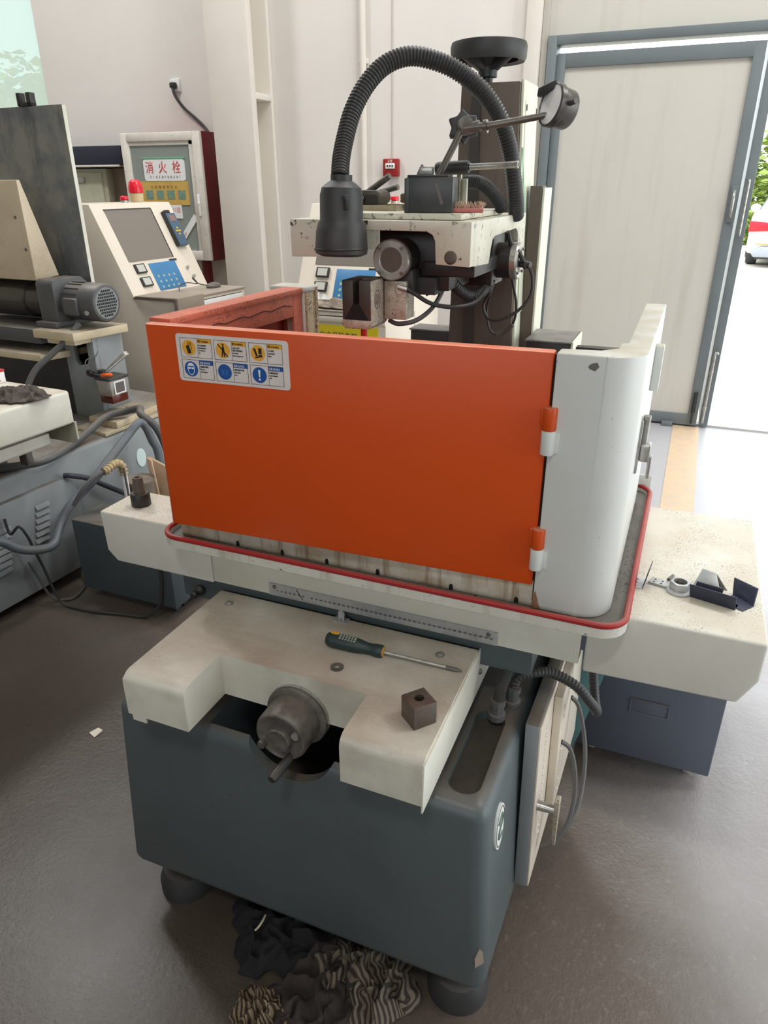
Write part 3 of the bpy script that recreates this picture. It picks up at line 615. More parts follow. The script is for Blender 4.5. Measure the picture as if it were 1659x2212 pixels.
for z in (1.158, .962):
    u = obj('hinge_barrel', B().cyl((.5105, -.037, z), (.5105, -.037, z+.034), .0105, n=16, bev=.001).box(.496, .511, -.0385, -.030, z+.002, z+.032, .002), orange, wm)
    obj('hinge_lower', B().cyl((.5105, -.037, z-.038), (.5105, -.037, z-.0005), .0105, n=16, bev=.001).box(.510, .527, -.0385, -.034, z-.036, z-.004, .002), white, u)
# front door, slightly ajar on its hinges
hx, hy, ex, ey = .5075, -.034, -.193, -.063
dv = Vector((ex-hx, ey-hy, 0)).normalized(); nv = Vector((dv.y, -dv.x, 0)); nv = nv if nv.y > 0 else -nv
P2 = lambda s, t: (hx+dv.x*s+nv.x*t, hy+dv.y*s+nv.y*t)
Ld = math.hypot(ex-hx, ey-hy)
o_ = [P2(0, 0), P2(Ld-.012, 0)]+[P2(Ld-.012+.012*math.sin(R(a)), .012-.012*math.cos(R(a))) for a in (20, 45, 70, 90)]+[P2(Ld, .024), P2(0, .024)]
fd_ = obj('front_door', B().prism(o_, 'z', .890, 1.271, .003, 2, ang=24), orange, wm)
# warning label on the door
MF = plane_frame((*P2(Ld-.066, 0), 1.178), tuple(-dv), (0, 0, 1)); MF = MF @ Matrix.Translation((0, 0, 0))
if MF.to_3x3().col[2].y > 0: MF = plane_frame((*P2(Ld-.066, 0), 1.178), tuple(-dv), (0, 0, 1))
LW, LH = .214, .081
lab = obj('warning_label', B().prism(rrect(0, LW, 0, LH, .006), 'z', -.001, .0009, M=MF), stickerw, wm)
bx = B(); ye = B(); bu = B(); gold = B(); SIG = []
def flat(b, pts, z0=.0009, z1=.0013): b.prism(pts, 'z', z0, z1, M=MF)
def rect(b, x0, x1, y0, y1, z0=.0009, z1=.0012): b.box(x0, x1, y0, y1, z0, z1, M=MF)
TX = []; TXW = []
cw, ch = .062, .033
for r_ in range(2):
    for c_ in range(3):
        x0 = .008+c_*(cw+.0045); y0 = LH-.0065-ch-r_*(ch+.0035)
        for a in ((x0, x0+cw, y0, y0+.0006), (x0, x0+cw, y0+ch-.0006, y0+ch), (x0, x0+.0006, y0, y0+ch), (x0+cw-.0006, x0+cw, y0, y0+ch), (x0+.034, x0+.0345, y0, y0+ch)): rect(bx, *a)
        hdr = ye if r_ == 0 else bu
        rect(hdr, x0+.0345, x0+cw-.0006, y0+ch-.0078, y0+ch-.0006)
        (TX if r_ == 0 else TXW).append(('警告 WARNING' if r_ == 0 else '注意 NOTICE', x0+.0356, y0+ch-.0062, .0047, .62 if r_ == 0 else .72))
        cx_, cy_ = x0+.017, y0+ch/2; bl2 = B(); wh_ = bl2; disc = B(); SIG.append((disc, bl2, r_))
        flat(disc, circ(cx_, cy_, .0132, 32))
        small = [('当心线切割手', 'Please take gloves in', 'wire temperature', 'area'), ('设备工作时', '禁止将身体靠近', 'Do not touch', 'when the equipment runs'), ('小心滑倒', 'Keep anything in', 'slipping', ''),
                 ('请戴防护眼镜', 'Please wear', 'protective glasses', ''), ('请阅读操作手册', 'Please read this', 'manual', ''), ('定期设备维护', 'Keep the equipment', 'safety', '')][r_*3+c_]
        for i, s_ in enumerate(small):
            if s_: TX.append((s_, x0+.0358, y0+ch-.0125-i*.0042, .0034, .55 if ord(s_[0]) < 128 else .8))
        k = r_*3+c_; L_ = lambda pts: flat(ink_b, [(cx_+p[0]*.013, cy_+p[1]*.013) for p in pts], .0013, .0016)
        ink_b = bl2 if r_ == 0 else wh_
        if k == 0:
            L_([(-.45, .2), (.0, .35), (.35, -.65), (-.15, -.8)]); 
            for i in range(3): L_([(-.1+i*.2, .75), (-.02+i*.2, .75), (-.02+i*.2, .3), (-.1+i*.2, .3)])
            L_([(.3, .3), (.38, .3), (.45, -.3), (.37, -.3)])
        if k == 1:
            flat(ink_b, circ(cx_+.001, cy_+.0095, .0017, 12), .0013, .0016); L_([(-.05, .55), (.2, .55), (.3, -.85), (.15, -.85), (.08, -.2), (-.1, -.85), (-.22, -.85)])
            L_([(-.75, .75), (-.65, .85), (.75, -.75), (.65, -.85)])
        if k == 2:
            L_([(-.65, .55), (-.35, .6), (-.05, -.35), (-.3, -.4)]); L_([(-.45, -.5), (.05, -.4), (.1, -.6), (-.4, -.62)]); L_([(.1, .65), (.55, .65), (.55, -.1), (.1, -.1)]); L_([(.1, -.2), (.6, -.2), (.6, -.5), (.0, -.5)])
        if k == 3:
            L_([(-.55, .0), (-.5, .5), (-.25, .8), (.25, .8), (.5, .5), (.55, .0), (.45, -.45), (.15, -.8), (-.15, -.8), (-.45, -.45)])
            flat(gold, [(cx_+p[0]*.013, cy_+p[1]*.013) for p in ((-.45, .02), (-.42, .42), (.42, .42), (.45, .02), (.38, -.40), (.12, -.7), (-.12, -.7), (-.38, -.40))], .0016, .0018)
            for s_ in (-1, 1): flat(wh_, [(cx_+p[0]*.013*s_, cy_+p[1]*.013) for p in ((.05, .05), (.05, .25), (.42, .25), (.42, .02), (.25, -.02))], .0018, .0020)
        if k == 4:
            pale = [(-.5, .35), (-.05, .28), (-.05, -.45), (-.5, -.35)]
            for P_ in (pale, [(-x, y) for x, y in pale]): bl2.prism([(cx_+p[0]*.013, cy_+p[1]*.013) for p in P_], 'z', .0013, .0015, M=MF)
        if k == 5:
            L_([(-.16, .65), (.16, .65), (.08, -.25), (-.08, -.25)]); flat(wh_, circ(cx_, cy_-.0072, .0019, 14), .0013, .0016)
obj('cell_lines', bx, ink, lab)['kind'] = 'stuff'; obj('amber_headers', ye, yel, lab)['kind'] = 'stuff'; obj('blue_headers', bu, blu, lab)['kind'] = 'stuff'
for k, (disc, pic, r_) in enumerate(SIG):
    obj('sign_disc', disc, yel if r_ == 0 else blu, lab); obj('pictogram', pic, ink if r_ == 0 else (paint('pale_blue_print', rgb(46, 100, 172), .5) if k == 4 else whi), lab)
obj('goggle_shade', gold, blu, lab)
obj('black_lettering', textmesh(TX, MF @ Matrix.Translation((0, 0, .0008))), ink, lab)
obj('white_lettering', textmesh(TXW, MF @ Matrix.Translation((0, 0, .0008))), whi, lab)
# orange side door, standing inwards
sv = Vector((.020, .42, 0)).normalized()
SM = plane_frame((-.208, -.022, .890), tuple(sv), (0, 0, 1))   # x back, y up, z inwards(+x)
if SM.to_3x3().col[2].x < 0: SM = SM @ Matrix.Diagonal((1, 1, -1, 1))
sd = obj('side_door', B().box(0, .445, 0, .378, -.004, .0, .001, M=SM), orange, wm)
b = B().box(0, .445, .372, .384, -.004, .044, .0015, M=SM).box(0, .445, .325, .373, .034, .040, .001, M=SM).box(.41, .445, 0, .373, .033, .041, .001, M=SM).box(0, .03, 0, .373, .034, .040, .001, M=SM).box(0, .445, 0, .05, .034, .040, .001, M=SM)
obj('inner_frame', b, salmon, sd)
obj('recessed_panel', B().box(.02, .42, .03, .34, .002, .006, M=SM), darkred, sd)
sp_ = B()
for k in range(14): sp_.tube([SM @ Vector((.03+.0265*k, .352+.003*math.sin(k*2.1), .0408)), SM @ Vector((.03+.0265*(k+1), .352+.003*math.sin((k+1)*2.1), .0408))], .0012, 5, 1)
obj('cracked_sealant', sp_, paint('sealant_brown', rgb(84, 40, 30), .7), sd)
cp = obj('rear_post', B().box(-.215, -.137, .425, .455, .848, 1.268, .003).box(-.228, -.132, .420, .480, 1.266, 1.276, .003), white, wm)
obj('speckled_face', B().box(-.140, -.1335, .424, .470, .848, 1.264, .001).box(-.1335, -.1300, .462, .470, .848, 1.272), paint('rust_speckled_steel', rgb(186, 168, 136), .6, stain=rgb(150, 124, 92), sa=.6, ss=20, speck=rgb(70, 48, 30), st=.53, sps=230), cp)
obj('rear_board', B().box(-.215, .60, .470, .478, .848, 1.10, .002), white, wm)

# --- column, head, hand wheel on top
cbm = paint('pale_green_cream_paint', rgb(222, 226, 206), .45, stain=rgb(204, 206, 186), sa=.4, ss=4)
kb = obj('column_base', B().box(.01, .45, .60, .93, .50, 1.08, .01), gray, wm)
ck = obj('column', B().hexa([(.115, .682, .60), (.303, .682, .60), (.303, .83, .60), (.115, .83, .60)], [(.135, .682, 1.686), (.266, .682, 1.686), (.266, .83, 1.686), (.135, .83, 1.686)], .003), brown, wm)
obj('guide_groove', B().hexa([(.165, .676, .60), (.195, .676, .60), (.195, .684, .60), (.165, .684, .60)], [(.160, .676, 1.66), (.182, .676, 1.66), (.182, .684, 1.66), (.160, .684, 1.66)]), paint('dark_guide_rail', rgb(58, 54, 50), .5), ck)
cs = obj('side_panel', B().hexa([(.303, .690, .60), (.309, .690, .60), (.309, .835, .60), (.303, .835, .60)], [(.2665, .690, 1.690), (.2725, .690, 1.690), (.2725, .835, 1.690), (.2665, .835, 1.690)], .001), cbm, wm)
obj('access_cover', B().hexa([(.2895, .708, 1.20), (.292, .708, 1.20), (.292, .822, 1.20), (.2895, .822, 1.20)], [(.2735, .708, 1.652), (.2755, .708, 1.652), (.2755, .822, 1.652), (.2735, .822, 1.652)], .0006), cbm, cs)
for y, z in ((.712, 1.640), (.817, 1.640)): obj('cover_screw', B().box(.2755, .2785, y-.002, y+.002, z-.008, z+.004), iron, cs)
obj('green_tape', B().hexa([(.2955, .690, 1.40), (.297, .690, 1.40), (.297, .696, 1.40), (.2955, .696, 1.40)], [(.2775, .690, 1.56), (.279, .690, 1.56), (.279, .696, 1.56), (.2775, .696, 1.56)]), paint('green_tape', rgb(150, 206, 172), .5), cs)
whl = obj('elevating_hand_wheel', B().lathe([(.066, -.014), (.080, -.018), (.0835, -.012), (.0845, .010), (.082, .018), (.074, .020), (.068, .014), (.066, -.014)], (.175, .748, 1.750), n=48), rubber, wm)
obj('wheel_disc', B().lathe([(0, .010), (.050, .011), (.070, .008), (.070, .002), (.032, -.004), (.020, -.030), (0, -.030)], (.175, .748, 1.750), n=32), rubber, whl)
obj('hub', B().lathe([(.012, -.07), (.012, -.048), (.021, -.047), (.021, -.026), (.016, -.022), (0, -.02)], (.175, .748, 1.750), n=24), black, whl)
for a in (100, 220, 340):
    c_, s_ = math.cos(R(a)), math.sin(R(a)); obj('spoke', B().hexa([(.175+.012*c_-.014*s_, .748+.012*s_+.014*c_, 1.712), (.175+.012*c_+.014*s_, .748+.012*s_-.014*c_, 1.712), (.175+.02*c_+.014*s_, .748+.02*s_-.014*c_, 1.75), (.175+.02*c_-.014*s_, .748+.02*s_+.014*c_, 1.75)], [(.175+.068*c_-.010*s_, .748+.068*s_+.010*c_, 1.742), (.175+.068*c_+.010*s_, .748+.068*s_-.010*c_, 1.742), (.175+.068*c_+.010*s_, .748+.068*s_-.010*c_, 1.756), (.175+.068*c_-.010*s_, .748+.068*s_+.010*c_, 1.756)], .002), rubber, whl)
obj('rear_guard_bar', B().box(.290, .318, .750, .80, .90, 1.482, .001), brown, wm)
obj('guard_bar_edge', B().box(.3185, .324, .752, .84, .90, 1.478, .001), cbm, wm)
for x0, x1, y0, y1, z in ((.328, .432, .655, .80, 1.150), (.020, .126, .690, .76, 1.150)):
    hb = obj('slide_housing', B().box(x0, x1, y0, y1, 1.06, z-.004, .003), black, wm)
    obj('housing_lid', B().box(x0-.003, x1+.003, y0-.003, y1+.003, z-.004, z, .001), paint('greasy_gray_lid', rgb(112, 108, 104), .45, stain=rgb(160, 156, 150), sa=.6, ss=14), hb)
obj('rear_slide_cover', B().box(.455, .565, .575, .600, .95, 1.158, .003), black, wm)
obj('housing_side', B().box(.4325, .4375, .657, .80, 1.06, 1.150), cbm, wm)

# head casting
headm = paint('chipped_cream_casting', rgb(214, 212, 196), .45, stain=rgb(186, 180, 158), sa=.5, ss=9, speck=rgb(64, 54, 42), st=.60, sps=70, dust=rgb(196, 190, 168), da=.6)
b = B().prism([(-.03, 1.43), (.316, 1.43), (.316, 1.357), (.254, 1.360), (.252, 1.398), (.247, 1.408), (.236, 1.413), (.062, 1.414), (.050, 1.409), (.046, 1.398), (.046, 1.366), (-.03, 1.365)], 'y', .182, .206, .0015)
b.prism([(.206, 1.43), (.603, 1.43), (.603, 1.345), (.545, 1.345), (.540, 1.388), (.532, 1.398), (.518, 1.403), (.345, 1.398), (.328, 1.392), (.318, 1.376), (.308, 1.352), (.206, 1.356)], 'x', .292, .316, .0015)
b.box(-.0085, .2925, .2055, .603, 1.412, 1.4297, .0).prism([(.206, 1.43), (.603, 1.43), (.603, 1.35), (.206, 1.366)], 'x', -.03, -.008, .0015)
hd_ = obj('head_casting', b, headm, wm)
obj('slide_block', B().box(.06, .27, .600, .690, 1.30, 1.425, .004), brown, hd_)
obj('head_plug', B().lathe([(0, .005), (.008, .004), (.0115, 0)], (.281, .182, 1.372), (0, -1, 0), 20), brown, hd_)
tp = obj('head_top_plate', B().box(.018, .289, .210, .510, 1.4305, 1.4405, .0015), headm, wm)
# wire drum motor and V axis motor
def motor(p, ax, name):
    p, ax = Vector(p), Vector(ax); m = obj(name, B().cyl(p-ax*.008, p-ax*.085, .034, n=36), black, wm)
    obj('end_ring', B().lathe([(.0205, .002), (.0225, .004), (.033, .004), (.0355, .001), (.0355, -.010), (.033, -.012)], p, ax, 40), steel, m)
    obj('end_cap', B().lathe([(0, .0015), (.021, .0022)], p, ax, 28), brown, m)
    q = ax.to_track_quat('Z', 'Y').to_matrix()
    for k in range(4):
        v = q @ Vector((.030*math.cos(R(45+90*k)), .030*math.sin(R(45+90*k)), 0)); obj('ring_screw', B().lathe([(0, .008), (.003, .007), (.0032, .002)], p+v, ax, 8), iron, m)
    return m
motor((.164, .200, 1.363), (0, -1, 0), 'stepper_motor')
m2 = motor((.340, .446, 1.346), (1, 0, 0), 'stepper_motor')
obj('cable_plug', B().cyl((.342, .452, 1.340), (.366, .446, 1.338), .007, n=12).box(.352, .360, .440, .454, 1.331, 1.346, .002), rubber, m2)
obj('carriage_block', B().box(.115, .255, .262, .40, 1.305, 1.412, .003).box(.205, .306, .25, .49, 1.332, 1.358, .003).box(.245, .300, .40, .49, 1.30, 1.40, .003).box(.26, .290, .245, .55, 1.358, 1.405), black, wm)
obj('quill', B().box(.142, .200, .215, .275, 1.305, 1.345, .002).box(.15, .235, .24, .30, 1.300, 1.33), black, wm)
# lower guide with the V slot
gd = obj('wire_guide', B().box(.088, .1445, .192, .225, 1.252, 1.331, .001), iron, wm)
gdk = paint('dark_graphite_block', rgb(62, 57, 52), .5, stain=rgb(84, 76, 66), sa=.6, ss=30)
obj('guide_jaw', B().box(.088, .1095, .150, .194, 1.262, 1.331, .001), gdk, gd)
obj('guide_jaw', B().box(.1215, .1440, .150, .194, 1.262, 1.331, .001), gdk, gd)
obj('slot_bevel', B().prism([(.092, 1.262), (.140, 1.262), (.1218, 1.290), (.1092, 1.290)], 'y', .1495, .190), slot_m, gd)
obj('guide_foot', B().prism([(.087, 1.262), (.1455, 1.262), (.1455, 1.252), (.140, 1.246), (.093, 1.246), (.087, 1.252)], 'y', .1485, .226, .001), dsteel, gd)
gs = obj('guide_side_plate', B().box(.1440, .1462, .150, .207, 1.256, 1.331, .0005), dsteel, gd)
rg = B()
for r_ in (.0165, .009): rg.tube([(.1466, .176+r_*.75*math.cos(R(a)), 1.297+r_*math.sin(R(a))) for a in range(0, 360, 15)], .0007, 5, 1, closed=True)
rg.box(.1462, .1468, .1745, .1775, 1.291, 1.303)
obj('adjusting_screw', rg, iron, gs)
obj('rear_guide_block', B().box(.1465, .190, .208, .252, 1.257, 1.326, .001), dsteel, gd)
obj('knurled_knob', B().lathe([(0, .006), (.009, .006), (.010, .004), (.010, 0)], (.178, .208, 1.313), (.5, -1, 0), 18), dsteel, gd)
obj('red_nozzle', B().cyl((.118, .178, 1.2455), (.118, .178, 1.215), .006, n=12), paint('red_plastic', rgb(196, 36, 30), .4), gd)
obj('cable_bracket', B().prism([(.195, 1.322), (.232, 1.327), (.225, 1.300), (.196, 1.288)], 'y', .300, .325, .001), dsteel, wm)
# hoses and cables under the head
obj('corrugated_hose', B().tube([(.238, .30, 1.34), (.247, .31, 1.315), (.262, .33, 1.295), (.278, .36, 1.285), (.288, .42, 1.30), (.29, .46, 1.33)], .0115, 12, 10, ribs=34), rubber, wm)
obj('water_tube', B().tube([(.150, .225, 1.252), (.170, .222, 1.247), (.200, .235, 1.253), (.222, .26, 1.272), (.232, .29, 1.30), (.235, .30, 1.33)], .0045, 8, 8), hose, wm)
obj('signal_cable', B().tube([(.190, .205, 1.315), (.205, .21, 1.306), (.228, .24, 1.285), (.255, .29, 1.273), (.285, .33, 1.277), (.300, .36, 1.30)], .0042, 8, 8), black, wm)
obj('cable_gland', B().cyl((.176, .204, 1.3165), (.193, .206, 1.3125), .0055, n=12), steel, wm)
obj('motor_cable', B().tube([(.362, .447, 1.338), (.372, .445, 1.315), (.372, .44, 1.28), (.350, .43, 1.25), (.315, .42, 1.232), (.290, .42, 1.235), (.280, .42, 1.26), (.292, .42, 1.285), (.30, .42, 1.31)], .0032, 8, 8), black, wm)
obj('thin_cable', B().tube([(.322, .46, 1.335), (.330, .46, 1.30), (.340, .46, 1.26), (.338, .46, 1.225), (.322, .46, 1.205), (.300, .46, 1.195), (.284, .46, 1.21), (.278, .46, 1.25), (.290, .45, 1.29)], .0026, 8, 8), black, wm)
obj('cable_connector', B().tube([(.336, .457, 1.218), (.322, .457, 1.203), (.304, .457, 1.194)], .0052, 8, 3), iron, wm)
obj('upper_cable', B().tube([(.322, .42, 1.402), (.327, .43, 1.38), (.340, .44, 1.365), (.352, .445, 1.345)], .005, 8, 6), rubber, wm)
# work lamp on a ribbed gooseneck
goose = [(.318, .500, 1.428), (.322, .47, 1.455), (.321, .445, 1.493), (.314, .421, 1.548), (.299, .396, 1.596), (.269, .372, 1.639), (.227, .347, 1.67), (.188, .322, 1.685), (.154, .298, 1.688), (.121, .273, 1.673), (.097, .248, 1.642), (.082, .224, 1.602), (.078, .199, 1.559), (.081, .175, 1.526), (.089, .152, 1.497)]
wl = obj('work_lamp', B().lathe([(.0, 0), (.036, 0), (.0455, .004), (.0465, .012), (.0445, .040), (.041, .054), (.0375, .059), (.0372, .098), (.034, .110), (.024, .118), (.0185, .121), (.0185, .130), (.0, .130)], (.089, .150, 1.372), (.015, .03, 1), 40), rubber, wm)
obj('gooseneck', B().tube(goose, .0158, 16, 14, ribs=112, ribd=.13), rubber, wl)
obj('lamp_switch', B().box(.1125, .1205, .112, .120, 1.448, 1.472, .001).box(.1115, .1195, .110, .118, 1.463, 1.471, .001), black, wl)
obj('groove_ring', B().lathe([(.0460, 0), (.0472, .002), (.0460, .004)], (.089, .1495, 1.383), n=36), black, wl)

# ================================================================== THINGS LYING ON THE MACHINE
# screwdriver
t = thing('screwdriver', 'dark green handled screwdriver with steel shank lying on the saddle cover', 'screwdriver', (.27, -.065, .700))
p0 = Vector((.143, -.071, .7145)); dr = Vector((.258, .013, -.0095)).normalized()
dgreen = paint('dark_green_handle', rgb(34, 52, 50), .45, stain=rgb(48, 60, 56), sa=.5, ss=40)
hnd = obj('handle', B().lathe([(0, 0), (.010, .001), (.0135, .006), (.0142, .012), (.0142, .058), (.0130, .068), (.0105, .080), (.0105, .092), (.0118, .098), (.0122, .108), (.0115, .112), (0, .112)], p0, dr, 12), dgreen, t)
obj('collar', B().lathe([(0, .1125), (.0095, .1125), (.0095, .1145), (0, .1150)], p0, dr, 18), paint('ochre_collar', rgb(190, 150, 70), .5), t)
obj('shank', B().cyl(p0+dr*.113, p0+dr*.232, .0032, n=14), steel, t)
obj('tip', B().lathe([(0, .262), (.0012, .262), (.0036, .250), (.0036, .232), (0, .232)][::-1], p0, dr, 8), iron, t)
side = dr.cross(Vector((0, 0, 1))).normalized(); upv = side.cross(dr).normalized()
if upv.z < 0: upv = -upv
sd_ = side if side.y < 0 else -side
HF = plane_frame(p0+upv*.0125+sd_*.0, tuple(dr), tuple(-sd_))
obj('yellow_badge', B().prism([(.0165+.009*math.cos(R(a)), .0028+.0042*math.sin(R(a))) for a in range(0, 360, 20)], 'z', -.002, .0022, M=HF), paint('mustard_badge', rgb(222, 164, 48), .4), hnd)
gd_ = B()
for r_ in range(3):
    for c_ in range(6): gd_.box(.028+c_*.0058, .0315+c_*.0058, -.0078+r_*.0042, -.0052+r_*.0042, -.003, .0019-.0014*(r_ == 0), M=HF)
obj('grip_dots', gd_, paint('pale_grip_dots', rgb(176, 178, 168), .5), hnd)['kind'] = 'stuff'
# washer, bored cube
tag(obj('washer', B().lathe([(.0045, 0), (.0122, 0), (.0122, .002), (.0045, .002), (.0045, 0)], (.192, -.127, .700), n=28), iron), 'flat dark steel washer lying on the saddle cover beside the screwdriver', 'washer')
M_ = Matrix.Translation((.3735, -.1985, .700)) @ Matrix.Rotation(R(50), 4, 'Z')
b = B().box(-.021, .021, -.021, .021, 0, .042, .0012, M=M_); cut(b, B().cyl((.373, -.197, .722), (.373, -.197, .75), .0085, n=28))
t = thing('bored_steel_cube', 'dark steel cube with a round bore standing on the saddle cover corner', 'block', (.3735, -.1985, .700))
cubem = paint('dark_ground_steel', rgb(104, 94, 86), .42, .5, stain=rgb(84, 74, 66), sa=.6, ss=30, speck=rgb(140, 128, 116), st=.66, sps=160)
obj('body', b, cubem, t); obj('bore_floor', B().cyl((.373, -.197, .7222), (.373, -.197, .7230), .0083, n=24), slot_m, t)
# nut driver bush on the table end
t = thing('steel_bush', 'dark stepped steel bush with bored neck standing on the speckled table end', 'bush', (-.375, .062, .846))
obj('base', B().lathe([(.0, 0), (.0205, 0), (.0215, .002), (.0215, .026), (.019, .029), (.0, .029)], (-.375, .062, .846), n=12), black, t, 40)
obj('neck', B().lathe([(.013, .028), (.0125, .034), (.0115, .036), (.0110, .064), (.0105, .065), (.006, .065), (.005, .06), (0, .058)], (-.375, .062, .846), n=24), brown, t)
# loose hardware on the other table end cover
def lbr(name, lab, mat_, loc, rz, w, h, d, th, holes=0, cat='bracket', up=True):
    t = thing(name, lab, cat, loc, 0)
    Mx = Matrix.Translation(loc) @ Matrix.Rotation(R(rz), 4, 'Z')
    obj('foot_plate', B().box(0, w, 0, d, 0, th, .0003, M=Mx), mat_[0], t)
    obj('upright_plate', B().hexa([Mx @ Vector(p) for p in ((0, 0, th*.5), (w, 0, th*.5), (w, th, th*.5), (0, th, th*.5))], [Mx @ Vector(p) for p in ((0, -h*.15, h), (w, -h*.15, h), (w, th-h*.15, h), (0, th-h*.15, h))], .0003), mat_[1], t)
    if holes:
        b = B()
        for i in range(holes):
            for j in range(2): b.cyl(Mx @ Vector((w*(.18+.64*i/(holes-1)), d*(.4+.35*j), th)), Mx @ Vector((w*(.18+.64*i/(holes-1)), d*(.4+.35*j), th+.0003)), .0016, n=8)
        obj('hole_row', b, slot_m, t)['kind'] = 'stuff'
    return t
lbr('angle_bracket', 'small galvanised angle bracket with drilled holes nearest the red tray rim', (zinc, navyblack), (.676, .100, .846), 84, .038, .040, .034, .0015, 3)
lbr('angle_bracket', 'drilled galvanised angle bracket lying between the tray rim and flange nut', (zinc, zinc), (.683, .126, .846), -14, .040, .005, .026, .0015, 3)
t = thing('flange_nut', 'gray hexagon flange nut lying among the brackets on the table end', 'nut', (.7345, .118, .846))
obj('flange', B().lathe([(.011, 0), (.021, 0), (.0215, .0025), (.017, .006), (.011, .006)], (.7345, .118, .846), n=32), zinc, t)
hx_ = B().prism([(.7345+.0172*math.cos(R(a)), .118+.0172*math.sin(R(a))) for a in range(10, 370, 60)], 'z', .850, .8655, .001)
cut(hx_, B().cyl((.7345, .118, .84), (.7345, .118, .90), .0112, n=24)); obj('hexagon', hx_, zinc, t, 30)
obj('thread', B().lathe([(.0112-.0012*(i % 2), .0005+i*.0012) for i in range(15)]+[(.0112, .0185)], (.7345, .118, .846), n=24), iron, t)
tag(obj('steel_pin', B().cyl((.716, .148, .849), (.723, .166, .849), .003, n=10), iron), 'short thin steel pin lying just behind the flange nut', 'pin')
t = thing('angle_bracket', 'folded pale gray steel bracket lying behind the dark blue clip', 'bracket', (.78, .158, .846))
obj('face_plate', B().hexa([(.757, .150, .846), (.800, .138, .846), (.801, .140, .846), (.758, .152, .846)], [(.768, .168, .872), (.790, .162, .870), (.791, .164, .870), (.769, .170, .872)], .0003), zinc, t)
obj('rear_plate', B().hexa([(.772, .168, .870), (.792, .162, .868), (.812, .150, .846), (.790, .180, .846)], [(.772, .169, .871), (.792, .163, .869), (.812, .151, .847), (.790, .181, .847)]), zinc, t)
t = thing('channel_clip', 'dark blue black channel clip standing on edge beside the flange nut', 'clip', (.785, .115, .846))
obj('front_wall', B().hexa([(.752, .106, .846), (.822, .088, .846), (.823, .090, .846), (.753, .108, .846)], [(.748, .098, .874), (.819, .080, .874), (.820, .082, .874), (.749, .100, .874)], .0004), navyblack, t)
obj('channel_floor', B().hexa([(.753, .108, .846), (.823, .090, .846), (.828, .106, .846), (.758, .124, .846)], [(.753, .108, .8475), (.823, .090, .8475), (.828, .106, .8475), (.758, .124, .8475)]), navyblack, t)
obj('rear_wall', B().hexa([(.758, .122, .846), (.800, .112, .846), (.801, .114, .846), (.759, .124, .846)], [(.760, .128, .866), (.802, .118, .866), (.803, .120, .866), (.761, .130, .866)], .0004), navyblack, t)
t = thing('corner_clip', 'dark blue black bent corner clip, farthest along the table end', 'clip', (.833, .117, .846))
obj('front_wall', B().hexa([(.832, .140, .847), (.862, .108, .847), (.864, .110, .847), (.834, .142, .847)], [(.830, .152, .872), (.866, .130, .870), (.868, .132, .870), (.832, .154, .872)], .0004).xform(Matrix.Translation((-.012, .002, 0))), navyblack, t)
obj('foot_plate', B().hexa([(.818, .104, .846), (.846, .086, .846), (.864, .110, .846), (.834, .142, .846)], [(.818, .104, .8475), (.846, .086, .8475), (.864, .110, .8475), (.834, .142, .8475)], .0002).xform(Matrix.Translation((-.012, .002, 0))), navyblack, t)

# ------------------------------------------------------------------ things on the head plate
Z = 1.4405
t = thing('magnetic_stand', 'black magnetic base with jointed arm holding a dial gauge on the machine head', 'stand', (.205, .30, Z))
M_ = Matrix.Translation((.2185, .258, Z)) @ Matrix.Rotation(R(7), 4, 'Z')
mb = obj('magnetic_base', B().box(-.042, .042, -.024, .028, 0, .058, .0025, M=M_).box(-.040, .032, -.022, .026, .058, .0615, .001, M=M_).box(-.0445, -.036, -.025, -.010, .0, .056, .001, M=M_), paint('black_hammer_paint', rgb(58, 60, 62), .4, stain=rgb(74, 72, 68), sa=.5, ss=20), t)
obj('scuff_mark', B().prism([(.010, .048), (.014, .049), (.026, .016), (.021, .013)], 'y', -.0246, -.0235, M=M_), paint('gray_scuff', rgb(104, 100, 96), .6), mb)
obj('switch_lever', B().box(-.022, .002, -.010, .006, .0615, .0745, .002, M=M_), steel, mb)
stand_parts_from = set(COL.objects)
ro = paint('gray_steel_rod', rgb(124, 120, 112), .38, .75, stain=rgb(96, 92, 86), sa=.5, ss=30)
obj('post_rod', B().cyl((.214, .300, 1.500), (.266, .30, 1.592), .0058, n=16), ro, t)
kn = obj('clamp_knob', B().prism([(( .0285 if i % 2 == 0 else .0195)*math.cos(R(30*i+10)), (.0285 if i % 2 == 0 else .0195)*math.sin(R(30*i+10))) for i in range(12)], 'z', -.010, .007, .003, 3, M=plane_frame((.252, .318, 1.579), (.85, .3, .4), (-.3, .2, .9))), rubber, t)
obj('clamp_block', B().cyl((.252, .316, 1.580), (.266, .290, 1.582), .012, n=18, bev=.001).cyl((.258, .296, 1.572), (.288, .296, 1.579), .009, n=16, bev=.001), iron, t)
obj('arm_rod', B().cyl((.262, .292, 1.575), (.298, .293, 1.578), .0058, n=14).cyl((.296, .292, 1.577), (.302, .292, 1.5775), .0105, n=20).cyl((.302, .292, 1.5775), (.398, .300, 1.591), .0062, .0048, 14).cyl((.398, .30, 1.591), (.412, .301, 1.592), .0068, n=12), ro, t)
ax = Vector((-.70, -.66, .22)).normalized(); gc = Vector((.408, .297, 1.604))
dg = obj('dial_gauge', B().lathe([(0, -.030), (.027, -.030), (.029, -.027), (.030, -.006), (.0325, -.003), (.0325, .006), (.030, .008), (.0285, .0055)], gc, ax, 40), paint('gauge_body', rgb(92, 90, 86), .35, .6, stain=rgb(70, 68, 64), sa=.5, ss=30), t)
